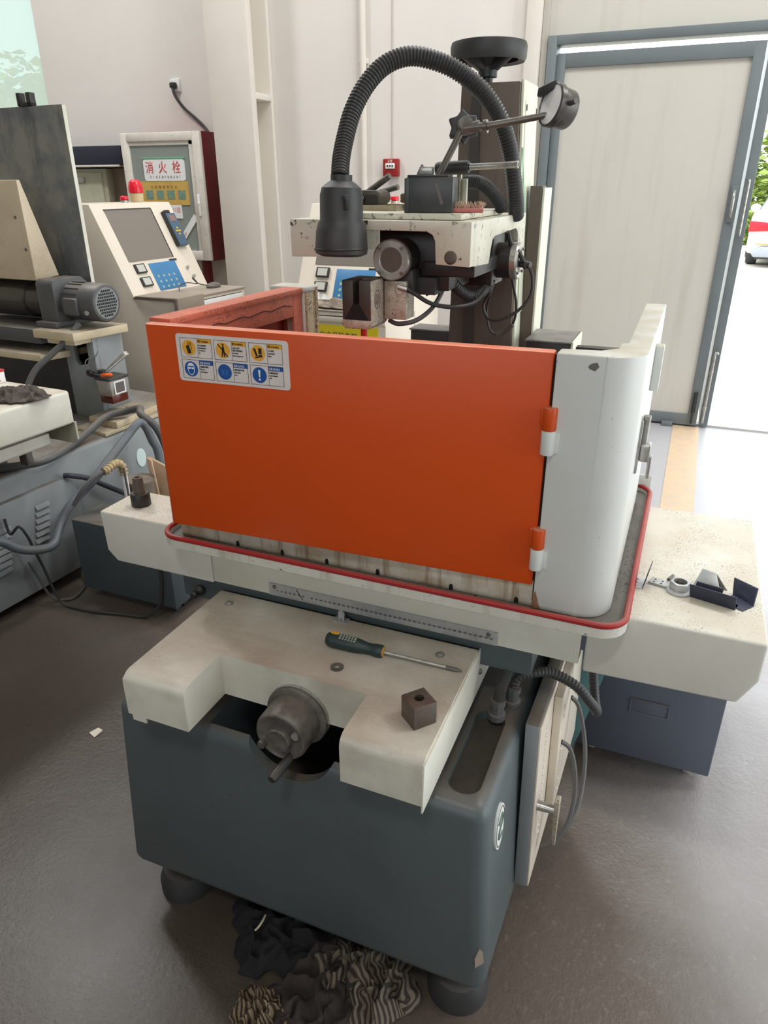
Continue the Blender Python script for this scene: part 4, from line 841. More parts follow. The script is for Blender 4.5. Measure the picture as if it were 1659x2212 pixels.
obj('gauge_glass', B().lathe([(0, .0062), (.0288, .0058)], gc, ax, 32), paint('gauge_glass', rgb(236, 238, 238), .08, stain=rgb(206, 208, 206), sa=.5, ss=30), dg)  # near-white base colour paints in the reflection on the glass
rt = ax.cross(Vector((0, 0, 1))).normalized(); 
obj('bezel_screw', B().cyl(gc-rt*.030*(1 if rt.x < 0 else -1)-ax*.012+Vector((0, 0, .004)), gc-rt*.044*(1 if rt.x < 0 else -1)-ax*.012+Vector((0, 0, .006)), .0042, n=12), iron, dg)
obj('lever_stem', B().hexa([(.398, .306, 1.592), (.410, .302, 1.592), (.410, .310, 1.592), (.398, .314, 1.592)], [(.391, .310, 1.628), (.407, .306, 1.630), (.407, .316, 1.630), (.391, .320, 1.628)], .001), rubber, t)
obj('lever_grip', B().hexa([(.378, .302, 1.617), (.408, .296, 1.627), (.410, .322, 1.627), (.380, .328, 1.617)], [(.379, .302, 1.630), (.410, .296, 1.641), (.411, .322, 1.641), (.381, .328, 1.630)], .003), rubber, t)
for o_ in set(COL.objects)-stand_parts_from:
    if o_.type == 'MESH': o_.data.transform(Matrix.Translation((.0135, -.040, -.003)))
t = thing('socket_driver', 'steel tube driver with a black grip laid across the magnetic base', 'tool', (.27, .335, Z))
obj('grip', B().lathe([(0, 0), (.010, .001), (.0115, .006), (.0115, .060), (.0100, .064), (0, .064)], (.203, .322, 1.5125), (1, -.03, .035), 20), rubber, t)
obj('steel_tube', B().lathe([(.0045, .064), (.0062, .066), (.0054, .070), (.0056, .147), (.0064, .150), (.0064, .154), (.0035, .154), (.0030, .14)], (.203, .322, 1.5125), (1, -.03, .035), 20), steel, t)
tag(obj('backing_plate', B().hexa([(.247, .342, Z), (.262, .325, Z), (.264, .327, Z), (.249, .344, Z)], [(.247, .342, 1.496), (.262, .325, 1.496), (.264, .327, 1.496), (.249, .344, 1.496)]).box(.244, .247, .338, .346, Z, 1.520), headm), 'thin pale green metal plate standing behind the black magnetic base', 'plate')
tag(obj('conduit_hose', B().tube([(.236, .372, 1.4885), (.252, .376, 1.491), (.270, .388, 1.488), (.286, .408, 1.474), (.297, .432, 1.455), (.300, .446, 1.4432)], .0128, 12, 10, ribs=44), rubber), 'short ribbed black hose arching beside the black magnetic base', 'hose')
t = thing('scrub_brush', 'flat pinkish red brush with worn straw bristles on the head plate', 'brush', (.283, .275, Z))
Mb = Matrix.Translation((.262, .262, Z)) @ Matrix.Rotation(R(14), 4, 'Z')
obj('handle', B().box(-.006, .050, -.007, .012, 0, .0075, .003, M=Mb), paint('faded_red_plastic', rgb(190, 100, 96), .45, stain=rgb(160, 110, 100), sa=.6, ss=30), t)
bb = B(); rnd = random.Random(4)
for i in range(150):
    x, y = rnd.uniform(-.004, .048), rnd.uniform(.0, .018); bb.cyl(Mb @ Vector((x, y, .007)), Mb @ Vector((x+rnd.uniform(-.007, .007), y+rnd.uniform(-.006, .006), .0115+rnd.random()*.008)), .0006, n=3, caps=False)
obj('bristles', bb, paint('straw_bristle', rgb(196, 170, 146), .8), t)['kind'] = 'stuff'
# dirty tray with tools behind the lamp
t = thing('parts_tray', 'shallow dirty metal tray on the machine head behind the lamp', 'tray', (.07, .37, Z))
traym = paint('rusty_cream_tray', rgb(186, 176, 152), .55, stain=rgb(128, 104, 76), sa=.8, ss=18)
Mt = Matrix.Translation((.058, .365, Z)) @ Matrix.Rotation(R(-4), 4, 'Z')
obj('tray_floor', B().box(-.075, .075, -.05, .06, 0, .002, M=Mt), traym, t)
obj('tray_rim', B().box(-.077, .077, -.053, -.050, 0, .010, M=Mt).box(-.077, .077, .058, .061, 0, .010, M=Mt).box(-.077, -.074, -.05, .06, 0, .010, M=Mt).box(.074, .077, -.05, .06, 0, .010, M=Mt), traym, t)
t = thing('tool_holder', 'rounded black holder with two white plugs standing in the parts tray', 'holder', (.055, .375, Z+.002))
obj('shell', B().prism(rrect(.012, .082, Z+.010, Z+.036, .011), 'y', .345, .40, .002).box(.020, .076, .35, .395, Z+.002, Z+.012), paint('worn_black_shell', rgb(90, 86, 78), .5, stain=rgb(120, 112, 98), sa=.6, ss=20), t)
obj('dark_mouth', B().prism(rrect(.016, .078, Z+.011, Z+.028, .006), 'y', .3435, .346), black, t)
for x in (.018, .038): obj('white_plug', B().lathe([(.0, 0), (.006, .001), (.007, .006), (.006, .018), (0, .022)], (x, .330, Z+.011), (.35, .5, .8), 14), paint('pale_plug', rgb(196, 186, 166), .6), t)
for i, (a, c_) in enumerate((((.018, .40, 1.464), (.086, .385, 1.502)), ((.038, .41, 1.468), (.098, .40, 1.482)))):
    tag(obj('steel_rod', B().cyl(a, c_, .0062 if i == 0 else .0055, n=10), iron), ('longer gray steel rod slanting up out of the black tool holder', 'shorter gray steel rod lying low across the black tool holder')[i], 'rod')
tag(obj('cable_coil', B().tube([(.125+.016*math.cos(R(a)), .40+.02*math.sin(R(a)), 1.4545+.0045*(a/360.)) for a in range(0, 1080, 30)], .0045, 7, 2), paint('olive_coil', rgb(110, 96, 70), .6)), 'small brown coil of cable on the head plate beside the tray', 'coil')
tag(obj('bent_plate', B().lathe([(.020, .0), (.034, .012), (.045, .030), (.043, .030), (.032, .013), (.018, .002), (.02, 0)], (.175, .372, 1.470), (-.92, -.2, .28), 26), paint('dark_teal_plastic', rgb(48, 60, 62), .4)), 'dark curved plastic funnel leaning against the black magnetic base', 'funnel')

# ================================================================== COOLANT TANK AND SLATE BOX BESIDE THE MACHINE
def box_thing(label, loc, w, d, h, cat, m, handle):
    t = thing('coolant_tank' if handle else 'slate_box', label, cat, loc)
    x, y, z = loc
    bd = obj('body', B().box(x, x+w, y, y+d, z+.048, z+h, .005), m, t)
    if handle:
        obj('recessed_handle', B().box(x+.135, x+.225, y-.003, y+.002, .205, .245, .0015), graydark, bd)
        obj('handle_frame', B().box(x+.130, x+.230, y-.005, y+.001, .243, .248, .0015).box(x+.130, x+.230, y-.005, y+.001, .202, .207, .0015).box(x+.130, x+.135, y-.005, y+.001, .206, .244, .0015).box(x+.225, x+.230, y-.005, y+.001, .206, .244, .0015), m, bd)
    for dx in (.05, w-.05):
        for dy in (.06, d-.06):
            c = obj('caster', B().box(x+dx-.016, x+dx+.016, y+dy-.018, y+dy+.018, z+.034, z+.05), steel, t)
            obj('caster_wheel', B().lathe([(0, -.010), (.019, -.010), (.021, -.007), (.021, .007), (.019, .010), (0, .010)], (x+dx, y+dy, z+.0212), (1, 0, 0), 18), rubber if not handle else beige, c)
    return t
box_thing('slate blue coolant tank on casters standing under the table end cover', (.565, .588, 0), .355, .42, .46, 'tank', graydark, True)
box_thing('dark slate box with dusty top standing under the speckled table end', (-1.352, .728, 0), .440, .165, .342, 'box', paint('dark_teal_slate_paint', rgb(74, 84, 88), .45, stain=rgb(60, 68, 72), sa=.5, ss=4, dust=rgb(112, 98, 82), da=.95, ds=5), False)
tag(obj('pale_board', B().box(-1.008, -.88, .905, .935, 0, .30, .003), paint('pale_gray_board', rgb(214, 216, 214), .5)), 'pale gray board standing just behind the end of the dark slate box', 'board')
# drum with plywood behind the box
t = thing('oil_drum', 'dusty brown round drum behind the speckled table end', 'drum', (-1.262, 1.02, 0))
obj('body', B().lathe([(0, 0), (.058, 0), (.060, .01), (.056, .02), (.056, .19), (.059, .20), (.056, .21), (.056, .395), (.061, .405), (.060, .412), (.054, .404), (0, .402)], (-1.262, 1.02, 0), n=36), paint('dusty_drum', rgb(120, 108, 96), .5, dust=rgb(128, 116, 102), da=.9), t)
obj('bung', B().cyl((-1.245, .995, .402), (-1.245, .995, .412), .010, n=16), iron, t)
t = thing('plywood_panel', 'small tan plywood panel leaning beside the orange door', 'panel', (-1.19, 1.10, 0))
ply = paint('raw_plywood', rgb(196, 166, 138), .6, streak=.4, streakcol=rgb(164, 132, 104))
obj('sheet', B().hexa([(-1.235, 1.08, 0), (-1.06, 1.10, 0), (-1.06, 1.112, 0), (-1.235, 1.092, 0)], [(-1.318, 1.13, .452), (-1.15, 1.15, .375), (-1.15, 1.162, .375), (-1.318, 1.142, .452)], .002).xform(Matrix.Translation((0, .02, 0))), ply, t)
obj('batten', B().hexa([(-1.235, 1.068, 0), (-1.212, 1.071, 0), (-1.212, 1.081, 0), (-1.235, 1.08, 0)], [(-1.318, 1.118, .452), (-1.296, 1.121, .442), (-1.296, 1.131, .442), (-1.318, 1.13, .452)], .001).xform(Matrix.Translation((0, .02, 0))), ply, t)
# ================================================================== RAGS UNDER THE MACHINE
def stripemat(name, c1, c2, sc, vec=(1, .4, 0)):
    m = bpy.data.materials.new(name); m.use_nodes = True; N, K = m.node_tree.nodes, m.node_tree.links; b = N['Principled BSDF']; b.inputs['Roughness'].default_value = .9
    uv = N.new('ShaderNodeUVMap'); w = N.new('ShaderNodeTexWave'); w.inputs['Scale'].default_value = sc; w.inputs['Distortion'].default_value = .6
    K.new(uv.outputs[0], w.inputs['Vector']); r = N.new('ShaderNodeMapRange'); r.inputs['From Min'].default_value = .44; r.inputs['From Max'].default_value = .56; K.new(w.outputs['Fac'], r.inputs['Value'])
    x = N.new('ShaderNodeMix'); x.data_type = 'RGBA'; K.new(r.outputs[0], x.inputs[0]); x.inputs[6].default_value = c1; x.inputs[7].default_value = c2; K.new(x.outputs[2], b.inputs['Base Color']); return m
def rag(name, label, cx, cy, rx, ry, h, m, seed, rz=0, cat='rag', z0=0, n=64):
    bm = bmesh.new(); uvl = bm.loops.layers.uv.new('UVMap'); g = {}; off = Vector((seed*3.7, seed*1.3, seed*.7))
    for i in range(n+1):
        for j in range(n+1):
            u, v = i/n*2-1, j/n*2-1
            a = math.atan2(v, u); rad = math.hypot(u, v)
            edge = 1+.30*noise.noise(Vector((math.cos(a)*1.4, math.sin(a)*1.4, 0))+off)+.14*noise.noise(Vector((math.cos(a)*4, math.sin(a)*4, 3))+off)
            q = max(abs(u), abs(v)); s = q/max(rad, 1e-6)          # square to disc
            x, y = u*s*edge, v*s*edge
            wv = Vector((x*1.5, y*1.5, 0))+off
            fold = abs(noise.noise(wv*1.3))*1.0+.55*abs(noise.noise(wv*3.1+Vector((5, 2, 1))))+.25*abs(noise.noise(wv*6.5))
            ridge = 1-abs(noise.noise(wv*2.0+Vector((1, 7, 3))))*2.2
            fall = max(0, 1-q**3)
            z = h*(.10+fall*(.35*fold+.55*max(0, ridge)*.8))+.0015
            x += .16*noise.noise(wv*2.4+Vector((9, 1, 2))); y += .16*noise.noise(wv*2.4+Vector((2, 8, 5)))
            g[i, j] = bm.verts.new((cx+rx*x*math.cos(rz)-ry*y*math.sin(rz), cy+rx*x*math.sin(rz)+ry*y*math.cos(rz), z0+z))
    for i in range(n):
        for j in range(n):
            f = bm.faces.new((g[i, j], g[i+1, j], g[i+1, j+1], g[i, j+1]))
            for l, (a, b_) in zip(f.loops, ((i, j), (i+1, j), (i+1, j+1), (i, j+1))): l[uvl].uv = (a/n, b_/n)
    o = obj(name, bm, m, None, 80); md = o.modifiers.new('th', 'SOLIDIFY'); md.thickness = .0016
    return tag(o, label, cat)
ragblack = paint('oil_black_cloth', rgb(27, 27, 29), .95, stain=rgb(18, 18, 20), sa=.8, ss=10)
ragbrown = paint('brown_cloth', rgb(58, 50, 45), .95, stain=rgb(46, 38, 34), sa=.8, ss=10)
rs1 = stripemat('striped_cloth', rgb(112, 101, 88), rgb(54, 46, 40), 5.5); rs2 = stripemat('striped_cloth_fine', rgb(134, 118, 94), rgb(58, 46, 37), 4.0)
rag('rag', 'black oily rag crumpled on the floor under the machine front edge', .065, -.185, .115, .10, .085, ragblack, 2, .3)
rag('rag', 'plain brown cloth lying in the middle of the rag heap', .20, -.265, .10, .13, .045, ragbrown, 5, .2)
rag('striped_rag', 'gray and brown striped rag spread between the brown cloth and machine foot', .285, -.228, .105, .10, .075, rs1, 9, .5)
rag('striped_rag', 'smaller tan striped rag lying nearest the camera below the black rag', .115, -.365, .055, .07, .06, rs2, 14, .9)
tag(obj('wire_scrap', B().tube([(.048, -.222, .082), (.052, -.238, .088), (.050, -.252, .085), (.045, -.258, .080)], .0022, 6, 5), paint('pale_scrap', rgb(190, 180, 160), .6)), 'small bent pale scrap lying on top of the black rag', 'scrap')
tag(obj('paper_scrap', B().hexa([(-.778, .128, .001), (-.750, .120, .001), (-.745, .150, .001), (-.770, .158, .001)], [(-.776, .128, .006), (-.750, .120, .003), (-.745, .150, .008), (-.768, .156, .004)]), paint('paper_white', rgb(216, 206, 190), .7)), 'tiny torn paper scrap lying alone on the floor beside the machine', 'paper')

# ================================================================== SECOND MACHINE AT THE SIDE
ro_ = Vector((-1.49, .80, 0)); lz = R(-3)
lm = thing('wire_cutting_machine', 'second wire cutting machine, gray, with tall stained sheet column and wire drum motor', 'machine', ro_, lz)
lb_ = obj('base', B().hexa([(-1.0, -1.25, .085), (.010, -1.25, .085), (.010, .95, .085), (-1.0, .95, .085)], [(-1.0, -1.25, .53), (-.012, -1.25, .53), (-.012, .95, .53), (-1.0, .95, .53)], .02, 3), graylight, lm)
for x, y in ((-.07, -.6), (-.07, .75), (-.85, .75)): obj('foot', B().lathe([(0, 0), (.06, 0), (.06, .03), (.03, .05), (.03, .09), (0, .09)], (x, y, 0), n=20), rubber, lb_)
fp = obj('vent_cover', B().prism([(-1.1, .055), (-1.1, .447), (.030, .447), (.075, .435), (.092, .40), (.10, .30), (.088, .055)], 'x', -.01, .016, .004), graylight, lm)
lvn = B()
def louver(y, z): 
    return B().hexa([(.016, y-.032, z-.006), (.016, y+.032, z-.006), (.016, y+.032, z+.012), (.016, y-.032, z+.012)], [(.026, y-.030, z-.006), (.026, y+.030, z-.006), (.018, y+.032, z+.011), (.018, y-.032, z+.011)], .0008)
for k in range(6): obj('louver', louver(-.078-.006*k, .378-k*.0255), graylight, fp)
for k in range(7): obj('louver', louver(-.255-.006*k, .352-k*.0255), graylight, fp)
obj('base_recess', B().box(-.95, -.04, -1.2, .90, .02, .085), black, lm)
obj('saddle', B().box(-.9, -.06, -1.15, -.12, .53, .66, .004), gray, lm)
obj('table_skirt', B().prism([(-.6, .660), (.180, .660), (.186, .668), (.186, .704), (-.6, .704)], 'y', -1.25, -.115, .003), cream, lm)
tb2 = obj('table', B().prism(rrect(-.9, .252, -1.3, -.045, .025), 'z', .732, .846, .010, 3), cream, lm)
obj('rear_skirt', B().prism([(-.9, .735), (.250, .735), (.250, .672), (.225, .655), (-.9, .66)], 'y', -.055, -.047), paint('dull_cream', rgb(176, 172, 154), .5), tb2)
obj('slide_leg', B().box(.06, .10, -.16, -.13, .58, .665, .006), iron, lm)
# pillar with a dark opening
b = B().prism([(-.37, .53), (-.196, .53), (-.196, .90), (-.235, .90), (-.235, .80), (-.25, .775), (-.30, .765), (-.318, .785), (-.318, .90), (-.37, .90)], 'y', .49, .515, .002).box(-.218, -.196, .515, .66, .53, .90, .002)
pl = obj('pillar', b, graylight, lm)
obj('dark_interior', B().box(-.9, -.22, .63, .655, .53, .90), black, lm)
obj('drum_bed', B().box(-.9, -.375, .50, .60, .53, .80), black, lm)
obj('lower_slide_plate', B().prism([(-1.0, .36), (-.372, .36), (-.335, .52), (-.335, .62), (-1.0, .62)], 'z', .800, .828, .002), paint('dusty_cream_plate', rgb(206, 192, 162), .5, stain=rgb(176, 156, 124), sa=.6, ss=8, dust=rgb(120, 112, 104), da=.97, ds=3), lm)
up = obj('drum_slide_plate', B().prism([(-.420, .385), (-.185, .385), (-.150, .66), (-.460, .66)], 'z', .895, .930, .003).box(-.36, -.20, .40, .64, .875, .897, .002), paint('dusty_cream_plate', rgb(206, 192, 162)), lm)
obj('slide_cover_plate', B().box(-.97, -.40, .40, .64, .865, .925, .004), paint('slate_motor_paint', rgb(80, 81, 81), .45, dust=rgb(118, 112, 104), da=.9), lm)
mot = paint('slate_motor_paint', rgb(96, 98, 98))
ax = (1, 0, 0); mc = (-.142, .555, 1.032)
mo = obj('motor', B().lathe([(0, -.20), (.072, -.20), (.076, -.195), (.076, -.10), (.080, -.095), (.080, -.012), (.074, -.002), (.066, 0), (0, 0)], mc, ax, 44), mot, lm)
fins = B()
for k in range(18):
    a = R(20*k); fins.box(-.235, -.150, -.0015, .0015, .074, .080, M=Matrix.Translation((-.09, mc[1], mc[2])) @ Matrix.Rotation(a, 4, 'X'))
obj('cooling_fins', fins, mot, mo)['kind'] = 'stuff'
gr2 = B()
for j in range(-4, 5):
    for i in range(-5, 6):
        y, z = i*.0105+(.005 if j % 2 else 0), j*.0125
        if math.hypot(y, z) < .056 and math.hypot(y, z) > .010: gr2.box(mc[0]-.0005, mc[0]+.0012, mc[1]+y-.0036, mc[1]+y+.0036, mc[2]+z-.0042, mc[2]+z+.0042)
gr2.cyl((mc[0], mc[1], mc[2]), (mc[0]+.0012, mc[1], mc[2]), .005, n=12)
ec = obj('grille_plate', B().cyl((mc[0]-.001, mc[1], mc[2]), (mc[0]+.0004, mc[1], mc[2]), .064, n=36), paint('gray_grille', rgb(128, 132, 132), .5), lm)
obj('grille_holes', gr2, slot_m, ec)['kind'] = 'stuff'
obj('terminal_box', B().box(-.305, -.225, .462, .50, .985, 1.055, .008), mot, mo)
obj('cover_screw', B().cyl((-.180, .477, 1.0), (-.180, .470, 1.0), .010, n=14), steel, mo)
obj('bearing_block', B().prism([(.455, .93), (.66, .93), (.66, 1.09), (.62, 1.125), (.47, 1.125), (.455, 1.11)], 'x', -.435, -.335, .006).box(-.445, -.325, .43, .68, .93, .955, .004), mot, lm)
obj('wire_drum', B().lathe([(0, 0), (.074, 0), (.078, -.004), (.078, -.05), (.070, -.055), (.070, -.12), (.078, -.125), (.078, -.45), (0, -.45)], (-.437, .555, 1.025), ax, 44), paint('shiny_drum_steel', rgb(92, 90, 86), .25, .8, stain=rgb(70, 66, 60), sa=.5, ss=8), lm)
obj('motor_hose', B().tube([(-.23, .47, .955), (-.255, .42, .90), (-.30, .36, .84), (-.345, .30, .78), (-.365, .25, .70), (-.36, .20, .62), (-.33, .15, .56)], .013, 10, 8), hose, lm)
# column and its triangular cover
colm = paint('stained_slate_column', rgb(94, 99, 101), .5, stain=rgb(134, 134, 126), sa=.75, ss=5, sth=(.42, .60), streak=.9, streakcol=rgb(58, 62, 64), streakaxis=(11, 11, 2.4), speck=rgb(62, 58, 52), st=.69, sps=60)
c2 = obj('column', B().box(-1.1, -.352, .685, .700, .53, 1.785, .003), colm, lm)
obj('column_side_plate', B().box(-.3518, -.3495, .684, .702, .53, 1.783), cream, c2)
obj('top_bracket', B().box(-.60, -.578, .68, .71, 1.785, 1.835, .003).box(-.545, -.52, .68, .71, 1.785, 1.835, .003).box(-.60, -.52, .68, .71, 1.785, 1.80, .003), black, c2)
obj('drum_cover', B().prism([(.480, 1.115), (.480, 1.506), (.496, 1.506), (.605, 1.125)], 'x', -1.1, -.452, .003), paint('rusty_cream_cover', rgb(204, 190, 166), .5, stain=rgb(172, 152, 124), sa=.6, ss=4, speck=rgb(126, 98, 72), st=.62, sps=260), lm)
for x, z in ((-.50, 1.365), (-.475, 1.24)): obj('cover_bolt', B().lathe([(0, .004), (.006, .004), (.006, 0)], (x, .480, z), (0, -1, 0), 8), iron, lm)
# slotted plates on the base top
crm = paint('dusty_cream_plate', rgb(206, 192, 162))
b = B().prism([(-.188, .392), (-.014, .378), (-.044, .66), (-.188, .66)], 'z', .545, .574, .002)
Mq = Matrix.Translation((-.105, .525, .5)) @ Matrix.Rotation(R(5), 4, 'Z')
cut(b, B().box(-.045, .030, -.045, -.020, .06, .1, M=Mq), B().box(-.045, .030, .025, .055, .06, .1, M=Mq))
obj('slotted_plate', b, crm, lm)
obj('slide_plate', B().prism([(-.20, .33), (-.014, .31), (-.014, .76), (-.19, .76)], 'z', .530, .545, .0015), crm, lm)
obj('round_badge', B().prism([(.028*math.cos(R(a)), .042*math.sin(R(a))) for a in range(0, 360, 15)], 'z', -.002, .003, M=plane_frame((-.004, .475, .385), (0, 1, 0), (-.04, 0, 1))), paint('pale_badge', rgb(206, 222, 220), .4), lm)
# oil pump on the pillar
t = thing('oil_pump', 'clear hand oil pump with dark red oil hanging on the gray pillar', 'pump', ro_, lz)
gl_ = paint('cloudy_plastic', rgb(196, 188, 180), .2); gl_.node_tree.nodes['Principled BSDF'].inputs['Alpha'].default_value = .55
obj('reservoir', B().hexa([(-.165, .455, .645), (-.095, .455, .645), (-.095, .545, .645), (-.165, .545, .645)], [(-.172, .447, .725), (-.088, .447, .725), (-.088, .553, .725), (-.172, .553, .725)], .006), gl_, t)
obj('oil', B().box(-.166, -.094, .454, .546, .622, .662, .004), paint('dark_red_oil', rgb(92, 36, 26), .15), t)
obj('lid', B().box(-.176, -.084, .443, .557, .724, .736, .004), rubber, t)
obj('pump_body', B().cyl((-.15, .47, .736), (-.15, .47, .765), .016, n=16).box(-.194, -.14, .44, .50, .735, .75, .003).cyl((-.185, .43, .755), (-.185, .452, .755), .014, n=14), black, t)
obj('pump_lever', B().hexa([(-.150, .480, .755), (-.138, .480, .750), (-.138, .492, .750), (-.150, .492, .755)], [(-.085, .545, .835), (-.068, .545, .820), (-.068, .565, .820), (-.085, .565, .835)], .003), steel, t)
obj('orange_valve', B().tube([(-.125, .445, .748), (-.105, .452, .752), (-.092, .47, .748)], .008, 8, 3), paint('glossy_orange', rgb(226, 96, 28), .3), t)
obj('label', B().box(-.0895, -.0865, .475, .525, .668, .712), paint('dark_label', rgb(96, 90, 86), .4), t)
obj('label_border', B().box(-.0892, -.0870, .468, .532, .662, .718), whi, t)
obj('feed_tube', B().tube([(-.17, .45, .76), (-.18, .42, .79), (-.192, .44, .81), (-.194, .50, .82), (-.21, .52, .87), (-.235, .52, .91)], .0025, 6, 8), hose, t)
# loose things on that machine's table
rag('rag', 'crumpled dark glove like rag on the second machine table', -1.325, .60, .085, .085, .055, paint('dark_gray_cloth', rgb(66, 58, 52), .85, stain=rgb(112, 104, 96), sa=.7, ss=22), 21, .2, z0=.846)
t = thing('parts_box', 'small white and red carton on the second machine table at the picture edge', 'box', (-1.575, .72, .846))
obj('carton', B().box(-1.68, -1.545, .655, .745, .8465, .885, .002), whi, t); obj('red_lid', B().box(-1.682, -1.543, .653, .747, .885, .893, .002), paint('carton_red', rgb(180, 44, 44), .5), t)
obj('lettering', textmesh([('A', .05, .006, .03, .9)], plane_frame((-1.545, .655, .8465), (0, 1, 0), (0, 0, 1))), redp, t)
# hoses and cables around it
tag(obj('blue_hose', B().tube([(-1.40, .30, .40), (-1.385, .38, .40), (-1.38, .443, .378), (-1.374, .497, .326), (-1.367, .564, .289), (-1.361, .637, .277), (-1.385, .705, .325), (-1.379, .756, .376), (-1.365, .82, .418), (-1.336, .862, .457), (-1.33, .945, .507), (-1.324, 1.061, .572), (-1.318, 1.1, .598), (-1.311, 1.132, .609), (-1.305, 1.152, .578), (-1.299, 1.169, .518), (-1.292, 1.185, .462), (-1.284, 1.177, .30), (-1.28, 1.15, .04)], .0165, 12, 6), bluehose), 'thick blue gray hose sagging in a loop in front of the second machine', 'hose')
tag(obj('gray_hose', B().tube([(-1.262, 1.225, .02), (-1.266, 1.232, .25), (-1.276, 1.222, .46), (-1.290, 1.19, .575), (-1.318, 1.15, .634), (-1.365, 1.20, .640), (-1.42, 1.250, .622), (-1.488, 1.242, .604), (-1.535, 1.18, .594), (-1.53, 1.070, .566), (-1.50, .931, .549), (-1.47, .80, .5475), (-1.49, .72, .5475), (-1.56, .64, .5475)], .0155, 12, 6), hose), 'gray hose lying along the top edge of the second machine base', 'hose')
tag(obj('black_hose', B().tube([(-1.478, .85, .455), (-1.45, .866, .452), (-1.44, .934, .417), (-1.43, 1.004, .361), (-1.42, 1.117, .274), (-1.41, 1.22, .20)], .011, 10, 8), paint('black_hose', rgb(60, 64, 70), .5, stain=rgb(72, 92, 116), sa=.6, ss=5)), 'black hose leaving the vent cover of the second machine toward the floor', 'hose')
t = thing('taped_pipe', 'taped elbow pipe with white riser standing beside the dark slate box', 'pipe', (-1.25, .92, 0))
obj('riser', B().tube([(-1.252, .932, .0), (-1.252, .932, .30), (-1.252, .932, .470)], .0115, 12, 2), whi, t)
obj('tape_wrap', B().tube([(-1.252, .932, .465), (-1.252, .928, .500), (-1.252, .908, .518), (-1.250, .880, .522), (-1.248, .850, .515), (-1.25, .83, .512)], .0165, 10, 5, ribs=9, ribd=.25), paint('tan_tape', rgb(182, 162, 124), .7, stain=rgb(150, 130, 96), sa=.7, ss=40), t)
obj('thin_rod', B().cyl((-1.232, .915, .50), (-1.232, .925, .0), .0045, n=10), iron, t)
obj('branch_hose', B().tube([(-1.25, .835, .512), (-1.27, .80, .495), (-1.30, .76, .455), (-1.33, .735, .40)], .0085, 10, 6), hose, t)
tag(obj('power_cord', B().tube([(-1.474, .55, .40), (-1.455, .545, .345), (-1.42, .558, .375), (-1.42, .584, .322), (-1.42, .599, .257), (-1.41, .615, .165), (-1.40, .632, .05), (-1.37, .640, .009), (-1.251, .645, .008), (-1.115, .675, .008), (-1.03, .69, .012), (-.975, .705, .06), (-.955, .712, .138), (-.95, .714, .217), (-.955, .714, .30), (-.962, .712, .42), (-.975, .70, .52)], .0052, 8, 8), rubber), 'black power cord hanging from the vent cover and crossing the floor to the slate box', 'cord')
tag(obj('floor_cable', B().tube([(-1.47, .60, .20), (-1.46, .62, .12), (-1.45, .64, .04), (-1.43, .66, .010), (-1.395, .68, .0085), (-1.385, .71, .0085), (-1.41, .78, .0085), (-1.45, .82, .0085), (-1.50, .86, .03), (-1.52, .90, .07)], .0048, 8, 8), hose), 'thin gray cable looping from under the second machine across the floor', 'cable')

